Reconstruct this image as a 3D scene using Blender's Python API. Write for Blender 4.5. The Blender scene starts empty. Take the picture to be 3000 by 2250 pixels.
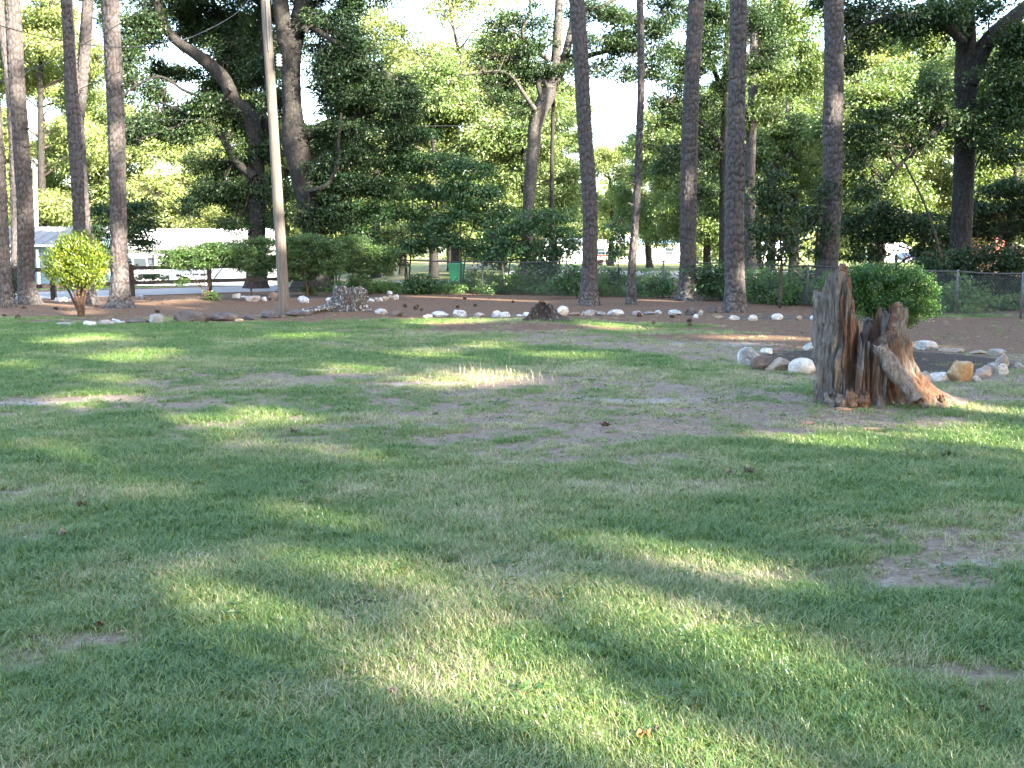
import bpy, bmesh, math, random
import numpy as np
from mathutils import Vector

S = bpy.context.scene
COL = S.collection
R = math.radians
random.seed(7)

# ------------------------------------------------------------------ camera, sky, sun, exposure
CAM_H, HORIZON, FPX = 1.5, 738.0, 3000.0
PITCH = math.atan((1125 - HORIZON) / FPX)
cam = bpy.data.cameras.new('camera')
cam_o = bpy.data.objects.new('camera', cam)
COL.objects.link(cam_o)
cam_o.location = (0, 0, CAM_H)
cam_o.rotation_euler = (R(90) - PITCH, 0, 0)
cam.sensor_width = 36.0
cam.lens = 36.0
cam.clip_start = 0.05
cam.clip_end = 3000
S.camera = cam_o

SUN_AZ, SUN_EL = R(132), R(21)
world = bpy.data.worlds.new('World')
S.world = world
world.use_nodes = True
wn, wl = world.node_tree.nodes, world.node_tree.links
wn.clear()
sky = wn.new('ShaderNodeTexSky')
sky.sky_type = 'NISHITA'
sky.sun_disc = False
sky.sun_elevation = SUN_EL
sky.sun_rotation = SUN_AZ
sky.air_density = 1.0
sky.dust_density = 2.0
sky.ozone_density = 1.0
bg = wn.new('ShaderNodeBackground')
bg.inputs['Strength'].default_value = 0.135
wo = wn.new('ShaderNodeOutputWorld')
wl.new(sky.outputs[0], bg.inputs['Color'])
wl.new(bg.outputs[0], wo.inputs['Surface'])

SUN = np.array([math.sin(SUN_AZ) * math.cos(SUN_EL), math.cos(SUN_AZ) * math.cos(SUN_EL), math.sin(SUN_EL)])
sl = bpy.data.lights.new('sun', 'SUN')
sl.energy = 4.3
sl.angle = R(0.55)
sl.color = (1.0, 0.90, 0.74)
so = bpy.data.objects.new('sun', sl)
COL.objects.link(so)
so.rotation_euler = Vector(SUN).to_track_quat('Z', 'Y').to_euler()

vs = S.view_settings
S.display_settings.display_device = 'sRGB'
vs.view_transform = 'Standard'
vs.look = 'None'
vs.exposure = 3.6
vs.gamma = 1.0
vs.use_curve_mapping = False
S.render.engine = 'CYCLES'
cy = S.cycles
cy.max_bounces = 6
cy.diffuse_bounces = 3
cy.glossy_bounces = 2
cy.transmission_bounces = 3
cy.transparent_max_bounces = 4
cy.caustics_reflective = False
cy.caustics_refractive = False
cy.use_denoising = True

# ------------------------------------------------------------------ helpers: where a thing seen in the photograph stands
CP, SP = math.cos(PITCH), math.sin(PITCH)


def ray(px, py):
    u, v = (px - 1500) / FPX, (1125 - py) / FPX
    return np.array([u, CP + v * SP, -SP + v * CP])


def ground_at(px, py, z=0.0):
    r = ray(px, py)
    t = (z - CAM_H) / r[2]
    return np.array([r[0] * t, r[1] * t, z])


def at(px, py, depth):
    r = ray(px, py)
    t = depth / r[1]
    return np.array([r[0] * t, depth, CAM_H + r[2] * t])


def base(px, py):
    p = ground_at(px, py)
    return np.array([p[0], p[1], gz(p[0], p[1])])


def zoom(ox, oy, k):
    return lambda x, y: (ox + x / k, oy + y / k)


Z1 = zoom(0, 0, 1.659)
Z2 = zoom(700, 0, 1.659)
Z3 = zoom(1450, 0, 1.659)
Z4 = zoom(2200, 0, 1.659)
Z5 = zoom(0, 600, 2.949)
Z6 = zoom(700, 600, 2.949)
Z7 = zoom(1400, 600, 2.949)
Z8 = zoom(2050, 700, 2.328)
Z11 = zoom(300, 0, 3.16)
Z15 = zoom(1700, 700, 3.687)
ZD = zoom(0, 0, 0.73733)


# ------------------------------------------------------------------ helpers: noise
def _h(i, j, k, seed):
    n = (i * 374761393 + j * 668265263 + k * 1274126177 + seed * 974711) & 0x7FFFFFFF
    n = ((n ^ (n >> 13)) * 1274126177) & 0x7FFFFFFF
    return ((n ^ (n >> 16)) & 0xFFFF) / 65535.0


def noise3(x, y, z, seed=0):
    x, y, z = np.broadcast_arrays(np.asarray(x, float), np.asarray(y, float), np.asarray(z, float))
    i, j, k = np.floor(x).astype(np.int64), np.floor(y).astype(np.int64), np.floor(z).astype(np.int64)
    f, g, h = x - i, y - j, z - k
    f, g, h = f * f * (3 - 2 * f), g * g * (3 - 2 * g), h * h * (3 - 2 * h)
    o = 0
    for a in (0, 1):
        for b in (0, 1):
            for c in (0, 1):
                w = (f if a else 1 - f) * (g if b else 1 - g) * (h if c else 1 - h)
                o = o + w * _h(i + a, j + b, k + c, seed)
    return o


def fbm(x, y, z=0.0, seed=0, octv=4):
    o, a, s = 0, 0.5, 0
    for q in range(octv):
        o = o + a * noise3(np.asarray(x) * 2 ** q, np.asarray(y) * 2 ** q, np.asarray(z) * 2 ** q, seed + q)
        s += a
        a *= 0.5
    return o / s


def sst(a, b, x):
    t = np.clip((np.asarray(x, float) - a) / (b - a), 0, 1)
    return t * t * (3 - 2 * t)


# ------------------------------------------------------------------ helpers: objects
def mesh_from(name, V, F, mats=(), mi=None, smooth=True):
    """F: list of (k,4) or (k,3) index arrays"""
    if not isinstance(F, (list, tuple)):
        F = [F]
    F = [np.asarray(f, np.int32) for f in F if len(f)]
    m = bpy.data.meshes.new(name)
    V = np.asarray(V, np.float32)
    m.vertices.add(len(V))
    m.vertices.foreach_set('co', V.ravel())
    loops = np.concatenate([f.ravel() for f in F])
    tot = np.concatenate([np.full(len(f), f.shape[1], np.int32) for f in F])
    st = np.concatenate([[0], np.cumsum(tot)[:-1]]).astype(np.int32)
    m.loops.add(len(loops))
    m.loops.foreach_set('vertex_index', loops.astype(np.int32))
    m.polygons.add(len(tot))
    m.polygons.foreach_set('loop_start', st)
    if mi is not None:
        m.polygons.foreach_set('material_index', np.asarray(mi, np.int32))
    m.polygons.foreach_set('use_smooth', np.full(len(tot), bool(smooth)))
    for x in mats:
        m.materials.append(x)
    m.update(calc_edges=True)
    return m


def link(name, mesh, parent=None, loc=None):
    o = bpy.data.objects.new(name, mesh)
    COL.objects.link(o)
    if parent is not None:
        o.parent = parent
    if loc is not None:
        o.location = loc
    return o


def tag(o, label=None, cat=None, group=None, kind=None):
    for k, v in (('label', label), ('category', cat), ('group', group), ('kind', kind)):
        if v:
            o[k] = v
    return o


def thing(name, label, cat, loc, group=None, rz=0.0):
    o = bpy.data.objects.new(name, None)
    o.empty_display_size = 0.2
    COL.objects.link(o)
    o.location = loc
    o.rotation_euler = (0, 0, rz)
    return tag(o, label, cat, group)


class MB:
    """collects pieces of one mesh"""

    def __init__(s):
        s.V, s.F4, s.F3, s.n = [], [], [], 0

    def add(s, V, F4=None, F3=None):
        V = np.asarray(V, float)
        s.V.append(V)
        if F4 is not None and len(F4):
            s.F4.append(np.asarray(F4) + s.n)
        if F3 is not None and len(F3):
            s.F3.append(np.asarray(F3) + s.n)
        s.n += len(V)

    def box(s, x0, x1, y0, y1, z0, z1):
        V = [(x, y, z) for z in (z0, z1) for y in (y0, y1) for x in (x0, x1)]
        s.add(V, [(0, 2, 3, 1), (4, 5, 7, 6), (0, 1, 5, 4), (2, 6, 7, 3), (0, 4, 6, 2), (1, 3, 7, 5)])

    def bar(s, a, b, w, h=None, up=(0, 0, 1)):
        a, b = np.asarray(a, float), np.asarray(b, float)
        h = h or w
        d = (b - a) / (np.linalg.norm(b - a) + 1e-9)
        u = np.asarray(up, float)
        if abs(d @ u) > 0.98:
            u = np.array([0, 1.0, 0])
        r = np.cross(d, u)
        r /= np.linalg.norm(r)
        u = np.cross(r, d)
        V = [p + r * sx * w / 2 + u * sy * h / 2 for p in (a, b) for sx, sy in ((-1, -1), (1, -1), (1, 1), (-1, 1))]
        s.add(V, [(0, 1, 2, 3), (7, 6, 5, 4), (0, 4, 5, 1), (1, 5, 6, 2), (2, 6, 7, 3), (3, 7, 4, 0)])

    def tube(s, P, rad, k=6, cap=True):
        V, F = tube(P, rad, k)
        F3 = []
        if cap:
            n = len(V)
            V = np.vstack([V, [P[0]], [P[-1]]])
            for i in range(k):
                F3.append((n, (i + 1) % k, i))
                F3.append((n + 1, n - k + i, n - k + (i + 1) % k))
        s.add(V, F, F3)

    def mesh(s, name, mats, loc=(0, 0, 0), smooth=False):
        V = np.vstack(s.V) - np.asarray(loc, float)
        F = []
        if s.F4:
            F.append(np.vstack(s.F4))
        if s.F3:
            F.append(np.vstack(s.F3))
        return mesh_from(name, V, F, mats if isinstance(mats, (list, tuple)) else (mats,), smooth=smooth)

    def part(s, name, mat, root=None, smooth=False, local=False):
        loc = (0, 0, 0) if (root is None or local) else tuple(world_loc(root))
        return link(name, s.mesh(name, mat, loc, smooth), root)


def world_loc(o):
    p = np.zeros(3)
    while o is not None:
        p = p + np.array(o.location)
        o = o.parent
    return p


def frames(P):
    P = np.asarray(P, float)
    T = np.gradient(P, axis=0)
    T /= np.linalg.norm(T, axis=1)[:, None] + 1e-12
    ref = np.array([0.0, 1.0, 0.0]) if abs(T[:, 1]).max() < 0.85 else np.array([0.31, 0.2, 0.93])
    A = np.cross(T, ref)
    A /= np.linalg.norm(A, axis=1)[:, None] + 1e-12
    B = np.cross(T, A)
    return A, B


def tube(P, rad, k):
    P = np.asarray(P, float)
    rad = np.broadcast_to(np.asarray(rad, float), (len(P),))
    A, B = frames(P)
    th = np.linspace(0, 2 * np.pi, k, endpoint=False)
    V = P[:, None] + rad[:, None, None] * (np.cos(th)[None, :, None] * A[:, None] + np.sin(th)[None, :, None] * B[:, None])
    return V.reshape(-1, 3), grid_faces(len(P), k, True)


def grid_faces(nr, nc, wrap):
    i = np.arange(nr - 1)[:, None]
    j = np.arange(nc if wrap else nc - 1)[None]
    j2 = (j + 1) % nc
    return np.stack([i * nc + j, i * nc + j2, (i + 1) * nc + j2, (i + 1) * nc + j], -1).reshape(-1, 4)


def spline(P, n):
    P = np.asarray(P, float)
    s = np.concatenate([[0], np.cumsum(np.linalg.norm(np.diff(P[:, :3], axis=0), axis=1))])
    Q = np.vstack([2 * P[0] - P[1], P, 2 * P[-1] - P[-2]])
    t = np.linspace(0, s[-1], n)
    i = np.clip(np.searchsorted(s, t, side='right') - 1, 0, len(P) - 2)
    u = ((t - s[i]) / (s[i + 1] - s[i] + 1e-9))[:, None]
    a, b, c, d = Q[i], Q[i + 1], Q[i + 2], Q[i + 3]
    return 0.5 * (2 * b + (c - a) * u + (2 * a - 5 * b + 4 * c - d) * u * u + (3 * b - a - 3 * c + d) * u ** 3)


# ------------------------------------------------------------------ helpers: materials
class NT:
    def __init__(s, name):
        s.m = bpy.data.materials.new(name)
        s.m.use_nodes = True
        s.n, s.l = s.m.node_tree.nodes, s.m.node_tree.links
        s.n.clear()
        s.out = s.n.new('ShaderNodeOutputMaterial')

    def node(s, t, **k):
        x = s.n.new(t)
        for a, b in k.items():
            setattr(x, a, b)
        return x

    def set(s, sock, v):
        if hasattr(v, 'is_linked') or isinstance(v, bpy.types.NodeSocket):
            s.l.new(v, sock)
        else:
            sock.default_value = v

    def coord(s, kind='Object', scale=(1, 1, 1)):
        t = s.node('ShaderNodeTexCoord')
        mp = s.node('ShaderNodeMapping')
        mp.inputs['Scale'].default_value = scale
        s.l.new(t.outputs[kind], mp.inputs['Vector'])
        return mp.outputs[0]

    def noise(s, vec, scale, detail=4, rough=0.55):
        x = s.node('ShaderNodeTexNoise')
        x.inputs['Scale'].default_value = scale
        x.inputs['Detail'].default_value = detail
        x.inputs['Roughness'].default_value = rough
        s.l.new(vec, x.inputs['Vector'])
        return x.outputs[0]

    def voro(s, vec, scale, feature='F1', out='Distance'):
        x = s.node('ShaderNodeTexVoronoi', feature=feature)
        x.inputs['Scale'].default_value = scale
        s.l.new(vec, x.inputs['Vector'])
        return x.outputs[out]

    def ramp(s, fac, stops):
        x = s.node('ShaderNodeValToRGB')
        e = x.color_ramp.elements
        while len(e) < len(stops):
            e.new(0.5)
        for q, (p, c) in zip(e, stops):
            q.position = p
            q.color = (*c, 1) if len(c) == 3 else c
        s.l.new(fac, x.inputs[0])
        return x.outputs[0]

    def mix(s, fac, a, b, mode='MIX'):
        x = s.node('ShaderNodeMix', data_type='RGBA', blend_type=mode)
        s.set(x.inputs[0], fac)
        s.set(x.inputs[6], a if not isinstance(a, tuple) else (*a[:3], 1))
        s.set(x.inputs[7], b if not isinstance(b, tuple) else (*b[:3], 1))
        return x.outputs[2]

    def math(s, op, a, b=0.0, c=0.0):
        x = s.node('ShaderNodeMath', operation=op)
        s.set(x.inputs[0], a)
        s.set(x.inputs[1], b)
        s.set(x.inputs[2], c)
        return x.outputs[0]

    def mrange(s, v, a, b, c=0.0, d=1.0):
        x = s.node('ShaderNodeMapRange')
        s.set(x.inputs[0], v)
        for i, q in enumerate((a, b, c, d)):
            x.inputs[i + 1].default_value = q
        return x.outputs[0]

    def bump(s, h, strength=0.5, dist=0.02):
        x = s.node('ShaderNodeBump')
        x.inputs['Strength'].default_value = strength
        x.inputs['Distance'].default_value = dist
        s.l.new(h, x.inputs['Height'])
        return x.outputs[0]

    def pbr(s, col, rough=0.8, normal=None, spec=0.3, metal=0.0):
        b = s.node('ShaderNodeBsdfPrincipled')
        s.set(b.inputs['Base Color'], col if not isinstance(col, tuple) else (*col[:3], 1))
        s.set(b.inputs['Roughness'], rough)
        b.inputs['Specular IOR Level'].default_value = spec
        b.inputs['Metallic'].default_value = metal
        if normal is not None:
            s.l.new(normal, b.inputs['Normal'])
        s.l.new(b.outputs[0], s.out.inputs['Surface'])
        return s.m


def mat_leaf(name, c0, c1, c2, trans=0.3, clump=0.9, gloss=0.05):
    """c0..c2 leaf colours, varied leaf by leaf and by clump"""
    t = NT(name)
    g = t.node('ShaderNodeNewGeometry')
    rnd = g.outputs['Random Per Island']
    n = t.noise(t.coord('Object'), clump, 2)
    f = t.math('ADD', t.math('MULTIPLY', rnd, 0.6), t.math('MULTIPLY', t.mrange(n, 0.3, 0.7), 0.4))
    col = t.ramp(f, [(0.1, c0), (0.5, c1), (0.95, c2)])
    d = t.node('ShaderNodeBsdfDiffuse')
    t.l.new(col, d.inputs[0])
    tr = t.node('ShaderNodeBsdfTranslucent')
    tc = t.mix(1.0, col, (1.25, 1.3, 0.55), 'MULTIPLY')
    t.l.new(tc, tr.inputs[0])
    m1 = t.node('ShaderNodeMixShader')
    m1.inputs[0].default_value = trans
    t.l.new(d.outputs[0], m1.inputs[1])
    t.l.new(tr.outputs[0], m1.inputs[2])
    gl = t.node('ShaderNodeBsdfGlossy')
    gl.inputs['Roughness'].default_value = 0.45
    m2 = t.node('ShaderNodeMixShader')
    m2.inputs[0].default_value = gloss
    t.l.new(m1.outputs[0], m2.inputs[1])
    t.l.new(gl.outputs[0], m2.inputs[2])
    t.l.new(m2.outputs[0], t.out.inputs['Surface'])
    return t.m


def mat_bark(name, c0, c1, c2, zs=0.35, scale=14, lichen=0.0, bumpd=0.02):
    t = NT(name)
    v = t.coord('Object', (1, 1, zs))
    n = t.noise(v, scale, 6, 0.62)
    big = t.noise(t.coord('Object'), 1.6, 3)
    col = t.ramp(n, [(0.28, c0), (0.5, c1), (0.72, c2)])
    col = t.mix(t.mrange(big, 0.35, 0.7, 0, 0.35), col, tuple(x * 0.75 for x in c1))
    if lichen:
        l = t.noise(t.coord('Object'), 11, 5, 0.7)
        col = t.mix(t.mrange(l, 0.56, 0.66, 0, lichen), col, (0.42, 0.43, 0.40))
    return t.pbr(col, 0.9, t.bump(n, 0.7, bumpd), 0.15)


def mat_pine():
    t = NT('pine_bark')
    v = t.coord('Object', (1, 1, 0.5))
    rp = t.voro(v, 9.0, 'F1', 'Color')
    n = t.noise(t.coord('Object', (1, 1, 0.3)), 30, 5, 0.65)
    col = t.ramp(n, [(0.25, (0.028, 0.025, 0.025)), (0.5, (0.06, 0.055, 0.055)), (0.75, (0.108, 0.102, 0.102))])
    rs = t.node('ShaderNodeSeparateColor')
    t.l.new(rp, rs.inputs[0])
    col = t.mix(t.mrange(rs.outputs[0], 0.3, 1.0, 0.0, 0.3), col, (0.09, 0.062, 0.053))
    a = t.node('ShaderNodeAttribute')
    a.attribute_name = 'groove'
    col = t.mix(t.math('MULTIPLY', a.outputs['Fac'], 0.8), col, (0.03, 0.022, 0.02))
    # grey lichen skirt near the roots
    tc = t.node('ShaderNodeTexCoord')
    sp = t.node('ShaderNodeSeparateXYZ')
    t.l.new(tc.outputs['Object'], sp.inputs[0])
    l = t.noise(t.coord('Object'), 14, 5, 0.7)
    f = t.math('MULTIPLY', t.mrange(sp.outputs[2], 0.0, 1.1, 0.6, 0.1), t.mrange(l, 0.5, 0.62))
    col = t.mix(f, col, (0.18, 0.19, 0.185))
    return t.pbr(col, 0.92, t.bump(n, 0.5, 0.012), 0.12)


def mat_rock(name, c0, c1, c2, spot, spotc, scale=7):
    t = NT(name)
    oi = t.node('ShaderNodeObjectInfo')
    v = t.node('ShaderNodeVectorMath', operation='ADD')
    tc = t.node('ShaderNodeTexCoord')
    t.l.new(tc.outputs['Object'], v.inputs[0])
    sc = t.node('ShaderNodeVectorMath', operation='SCALE')
    t.l.new(oi.outputs['Location'], sc.inputs[0])
    sc.inputs['Scale'].default_value = 1.0
    t.l.new(sc.outputs[0], v.inputs[1])
    n = t.noise(v.outputs[0], scale, 6, 0.65)
    col = t.ramp(n, [(0.3, c0), (0.5, c1), (0.7, c2)])
    n2 = t.noise(v.outputs[0], scale * 3.1, 5, 0.7)
    col = t.mix(t.mrange(n2, 0.54, 0.62, 0, spot), col, spotc)
    fine = t.noise(v.outputs[0], scale * 9, 4, 0.7)
    col = t.mix(t.mrange(fine, 0.35, 0.65, 0.25, 0), col, tuple(x * 0.5 for x in c0))
    return t.pbr(col, 0.85, t.bump(n2, 0.6, 0.02), 0.25)


def mat_plain(name, c, rough=0.7, metal=0.0, var=0.2, scale=6, spec=0.3, stretch=(1, 1, 1)):
    t = NT(name)
    n = t.noise(t.coord('Object', stretch), scale, 5, 0.6)
    col = t.mix(t.mrange(n, 0.35, 0.7, 0, 1), tuple(x * (1 - var) for x in c), tuple(min(1, x * (1 + var)) for x in c))
    return t.pbr(col, rough, t.bump(n, 0.15, 0.01), spec, metal)


OAK_LEAF = mat_leaf('oak_leaf', (0.015, 0.034, 0.012), (0.026, 0.058, 0.018), (0.055, 0.088, 0.022), 0.30, gloss=0.035)
DARK_LEAF = mat_leaf('shade_leaf', (0.012, 0.028, 0.011), (0.02, 0.046, 0.016), (0.042, 0.07, 0.02), 0.28, gloss=0.03)
DOGWOOD_LEAF = mat_leaf('dogwood_leaf', (0.018, 0.055, 0.017), (0.03, 0.085, 0.023), (0.06, 0.12, 0.03), 0.35, gloss=0.05)
PALE_LEAF = mat_leaf('pale_leaf', (0.118, 0.175, 0.045), (0.178, 0.225, 0.066), (0.26, 0.275, 0.10), 0.35, 0.35, gloss=0.04)
MID_LEAF = mat_leaf('broad_leaf', (0.065, 0.125, 0.028), (0.11, 0.168, 0.04), (0.175, 0.21, 0.055), 0.35, 0.35, gloss=0.06)
PINE_LEAF = mat_leaf('pine_needle', (0.03, 0.05, 0.02), (0.05, 0.075, 0.025), (0.08, 0.1, 0.03), 0.2)
THUJA_LEAF = mat_leaf('thuja_leaf', (0.03, 0.065, 0.008), (0.095, 0.145, 0.011), (0.24, 0.265, 0.014), 0.3, 5.0)
AZALEA_LEAF = mat_leaf('azalea_leaf', (0.022, 0.062, 0.014), (0.042, 0.095, 0.018), (0.085, 0.14, 0.02), 0.3, 2.5)
BOX_LEAF = mat_leaf('boxwood_leaf', (0.018, 0.06, 0.01), (0.032, 0.095, 0.014), (0.075, 0.16, 0.02), 0.3, 4.0)
WEED_LEAF = mat_leaf('weed_leaf', (0.04, 0.1, 0.025), (0.07, 0.15, 0.035), (0.13, 0.2, 0.05), 0.35, 1.0)
PINE_BARK = mat_pine()
OAK_BARK = mat_bark('oak_bark', (0.010, 0.009, 0.0085), (0.023, 0.0205, 0.019), (0.046, 0.042, 0.039), 0.25, 20, 0.08)
GREY_BARK = mat_bark('smooth_grey_bark', (0.025, 0.022, 0.021), (0.052, 0.047, 0.044), (0.085, 0.078, 0.072), 0.6, 12, 0.2)
TWIG = mat_bark('twig_bark', (0.03, 0.025, 0.02), (0.06, 0.05, 0.042), (0.1, 0.085, 0.07), 1, 10)
STEM = mat_bark('shrub_stem', (0.035, 0.021, 0.015), (0.075, 0.045, 0.032), (0.13, 0.085, 0.06), 0.5, 25)


# ------------------------------------------------------------------ helpers: foliage
def rnd_unit(g, n):
    v = g.normal(size=(n, 3))
    return v / np.linalg.norm(v, axis=1)[:, None]


def leaf_quads(g, C, L, W, up=0.6, axis=None, fold=0.12):
    n = len(C)
    N = rnd_unit(g, n)
    N[:, 2] += up
    N /= np.linalg.norm(N, axis=1)[:, None]
    A = rnd_unit(g, n) if axis is None else axis + 0.35 * rnd_unit(g, n)
    A -= N * (A * N).sum(1)[:, None]
    A /= np.linalg.norm(A, axis=1)[:, None] + 1e-9
    B = np.cross(N, A)
    l = (L * g.uniform(0.65, 1.3, n))[:, None]
    w = (W * g.uniform(0.7, 1.25, n))[:, None]
    V = np.stack([C - A * l * 0.5, C + B * w * 0.5 - A * l * 0.05 + N * l * fold, C + A * l * 0.5, C - B * w * 0.5 - A * l * 0.05 + N * l * fold], 1)
    return V.reshape(-1, 3), np.arange(n * 4).reshape(-1, 4)


def twig_prisms(A, B, r0, r1):
    n = len(A)
    D = B - A
    D /= np.linalg.norm(D, axis=1)[:, None] + 1e-9
    U = np.cross(D, np.array([0.2, 0.3, 0.93]))
    U /= np.linalg.norm(U, axis=1)[:, None] + 1e-9
    W = np.cross(D, U)
    V = []
    for P, r in ((A, r0), (B, r1)):
        for k in range(3):
            V.append(P + r * (math.cos(k * 2.0944) * U + math.sin(k * 2.0944) * W))
    V = np.stack(V, 1).reshape(-1, 3)
    o = (np.arange(n) * 6)[:, None]
    F = np.stack([np.concatenate([o + k, o + (k + 1) % 3, o + 3 + (k + 1) % 3, o + 3 + k], 1) for k in range(3)], 1).reshape(-1, 4)
    return V, F


class Foliage:
    def __init__(s, seed):
        s.g = np.random.default_rng(seed)
        s.lv, s.tv, s.nl, s.nt = [], [], 0, 0
        s.lf, s.tf = [], []

    def leaves(s, V, F):
        s.lv.append(V)
        s.lf.append(F + s.nl)
        s.nl += len(V)

    def twigs(s, V, F):
        s.tv.append(V)
        s.tf.append(F + s.nt)
        s.nt += len(V)

    def blob(s, c, r, od=1.6, L=0.15, W=0.08, spray=0.34, per=14, flat=0.4, up=0.7, gap=0.42, gs=0.9, hubs=None, droop=0.0, tw=0.006, keep=None):
        """an ellipsoid of sprays: od = how many leaves deep it is, gap/gs = share and size of holes"""
        g = s.g
        c, r = np.asarray(c, float), np.asarray(r, float)
        area = math.pi * r[0] * r[2]
        nl = od * 2 * area / (L * W * 0.5)
        ns = max(3, int(nl / per / max(0.2, 1 - gap)))
        U = rnd_unit(g, ns) * (g.uniform(0, 1, ns) ** 0.42)[:, None]
        P = c + U * r * (0.85 + 0.4 * noise3(U[:, 0] * 2.5 + c[0], U[:, 1] * 2.5 + c[1], U[:, 2] * 2.5 + c[2], 5))[:, None]
        f = noise3(P[:, 0] / gs, P[:, 1] / gs, P[:, 2] / gs * 1.4, 11)
        P = P[f > np.quantile(f, gap)] if gap > 0 else P
        if keep is not None:
            P = P[keep(P)]
        if not len(P):
            return
        hub = c if hubs is None else np.asarray(hubs)
        if hub.ndim == 1:
            T = np.repeat(hub[None], len(P), 0)
        else:
            T = hub[np.argmin(((P[:, None] - hub[None]) ** 2).sum(2), 1)]
        D = P - T
        D /= np.linalg.norm(D, axis=1)[:, None] + 1e-9
        s.twigs(*twig_prisms(P - D * spray * g.uniform(1.0, 2.6, len(P))[:, None], P + D * spray * 0.4, tw, tw * 0.4))
        n = len(P) * per
        Q = np.repeat(P, per, 0) + g.normal(size=(n, 3)) * np.array([1, 1, flat]) * spray * 0.55
        Q[:, 2] -= droop * spray * g.uniform(0, 1, n)
        ax = np.repeat(D, per, 0) * 0.7
        ax[:, 2] -= 0.35 + droop
        s.leaves(*leaf_quads(g, Q, L, W, up, ax))

    def branch(s, P, r0, r1, k=5, n=10):
        C = spline(P, n)
        C[1:-1] += s.g.normal(size=(n - 2, 3)) * np.linalg.norm(C[-1] - C[0]) * 0.012
        V, F = tube(C, np.linspace(r0, r1, n), k)
        s.twigs(V, F)
        return C

    def mesh(s, name, leaf, twig, loc=(0, 0, 0)):
        V = np.vstack(s.lv + s.tv) - np.asarray(loc, float)
        F = np.vstack(s.lf + [f + s.nl for f in s.tf])
        mi = np.concatenate([np.zeros(sum(len(f) for f in s.lf), np.int32), np.ones(sum(len(f) for f in s.tf), np.int32)])
        return mesh_from(name, V, F, (leaf, twig), mi, smooth=False)

    def part(s, name, leaf, twig, root):
        return link(name, s.mesh(name, leaf, twig, world_loc(root)), root)


def bark_tube(P, rad, k, n, seed, plate=(0.085, 0.15), depth=0.022, flare=None, ridges=0.0, groove=True):
    """a trunk with plated or ridged bark as real relief; returns V, F, groove attribute"""
    P = np.asarray(P, float)
    RP = spline(np.hstack([P, np.asarray(rad, float)[:, None]]), n)
    C, r = RP[:, :3], RP[:, 3]
    A, B = frames(C)
    s = np.concatenate([[0], np.cumsum(np.linalg.norm(np.diff(C, axis=0), axis=1))])
    th = np.linspace(0, 2 * np.pi, k, endpoint=False)
    TH, SS = np.meshgrid(th, s)
    RR = np.repeat(r[:, None], k, 1)
    # plates: distance to the border of a jittered cell grid wrapped round the trunk
    nc = max(5, int(round(2 * np.pi * np.median(r) / plate[0])))
    U = TH / (2 * np.pi) * nc + 0.5 * noise3(TH * 3, SS * 6, 0, seed)
    V = SS / plate[1] + 0.6 * noise3(TH * 2.2, SS * 5, 3, seed + 1)
    iu, iv = np.floor(U).astype(int), np.floor(V).astype(int)
    f1 = np.full(U.shape, 9.0)
    f2 = np.full(U.shape, 9.0)
    for a in (-1, 0, 1):
        for b in (-1, 0, 1):
            cu, cv = (iu + a), (iv + b)
            jx = _h(cu % nc, cv, 1, seed)
            jy = _h(cu % nc, cv, 2, seed)
            d = np.hypot(cu + 0.15 + 0.7 * jx - U, cv + 0.15 + 0.7 * jy - V)
            m = d < f1
            f2 = np.where(m, f1, np.minimum(f2, d))
            f1 = np.where(m, d, f1)
    gr = 1 - sst(0.03, 0.28, f2 - f1)
    lump = fbm(np.cos(TH) * 2, np.sin(TH) * 2, SS * 1.2, seed + 9, 3) - 0.5
    fine = fbm(np.cos(TH) * 9, np.sin(TH) * 9, SS * 9, seed + 4, 3) - 0.5
    D = -gr * depth * (0.6 + 0.8 * noise3(TH * 1.5, SS * 2, 7, seed)) + lump * 0.10 * RR + fine * depth * 1.2
    if ridges:
        D = D + ridges * (np.abs(np.sin(TH * nc * 0.5 + 4 * noise3(TH, SS * 0.8, 2, seed))) - 0.5)
    if flare is not None:
        fz = np.exp(-SS / flare[1])
        lobe = 0.55 + 0.75 * np.clip(np.cos(TH * flare[2] + seed) * 0.5 + 0.5, 0, 1) ** 1.5
        D = D + RR * flare[0] * fz * lobe
    Q = RR + D
    W = C[:, None] + Q[..., None] * (np.cos(TH)[..., None] * A[:, None] + np.sin(TH)[..., None] * B[:, None])
    return W.reshape(-1, 3), grid_faces(n, k, True), gr.ravel()


def trunk_part(root, P, rad, mat, k=40, n=160, seed=1, name='trunk', **kw):
    V, F, gr = bark_tube(P, rad, k, n, seed, **kw)
    m = mesh_from(name, V - world_loc(root), F, (mat,))
    a = m.attributes.new('groove', 'FLOAT', 'POINT')
    a.data.foreach_set('value', gr.astype(np.float32))
    return link(name, m, root)



# ------------------------------------------------------------------ ground
T1 = ground_at(2556, 1205) + np.array([0, 0.45, 0])       # the tall broken stump
T2 = ground_at(1027, 925)
T3 = ground_at(1592, 955)
AZ = ground_at(603, 886)
RING = np.array([5.2, 14.2])


def gz(x, y):
    x, y = np.asarray(x, float), np.asarray(y, float)
    z = 0.05 * (fbm(x * 0.35, y * 0.35, 0, 31, 3) - 0.5) * sst(2, 8, y)
    for c, h, r in ((T2, 0.14, 1.5), (T3, 0.12, 1.2), (AZ, 0.16, 1.3), (T1, 0.05, 1.0)):
        z = z + h * np.exp(-((x - c[0]) ** 2 + (y - c[1]) ** 2) / (r * r))
    z = z - 0.8 * sst(46, 60, y) * sst(-6, -14, x + 0.0 * y) * (1 - sst(95, 130, y))
    return z


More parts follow.
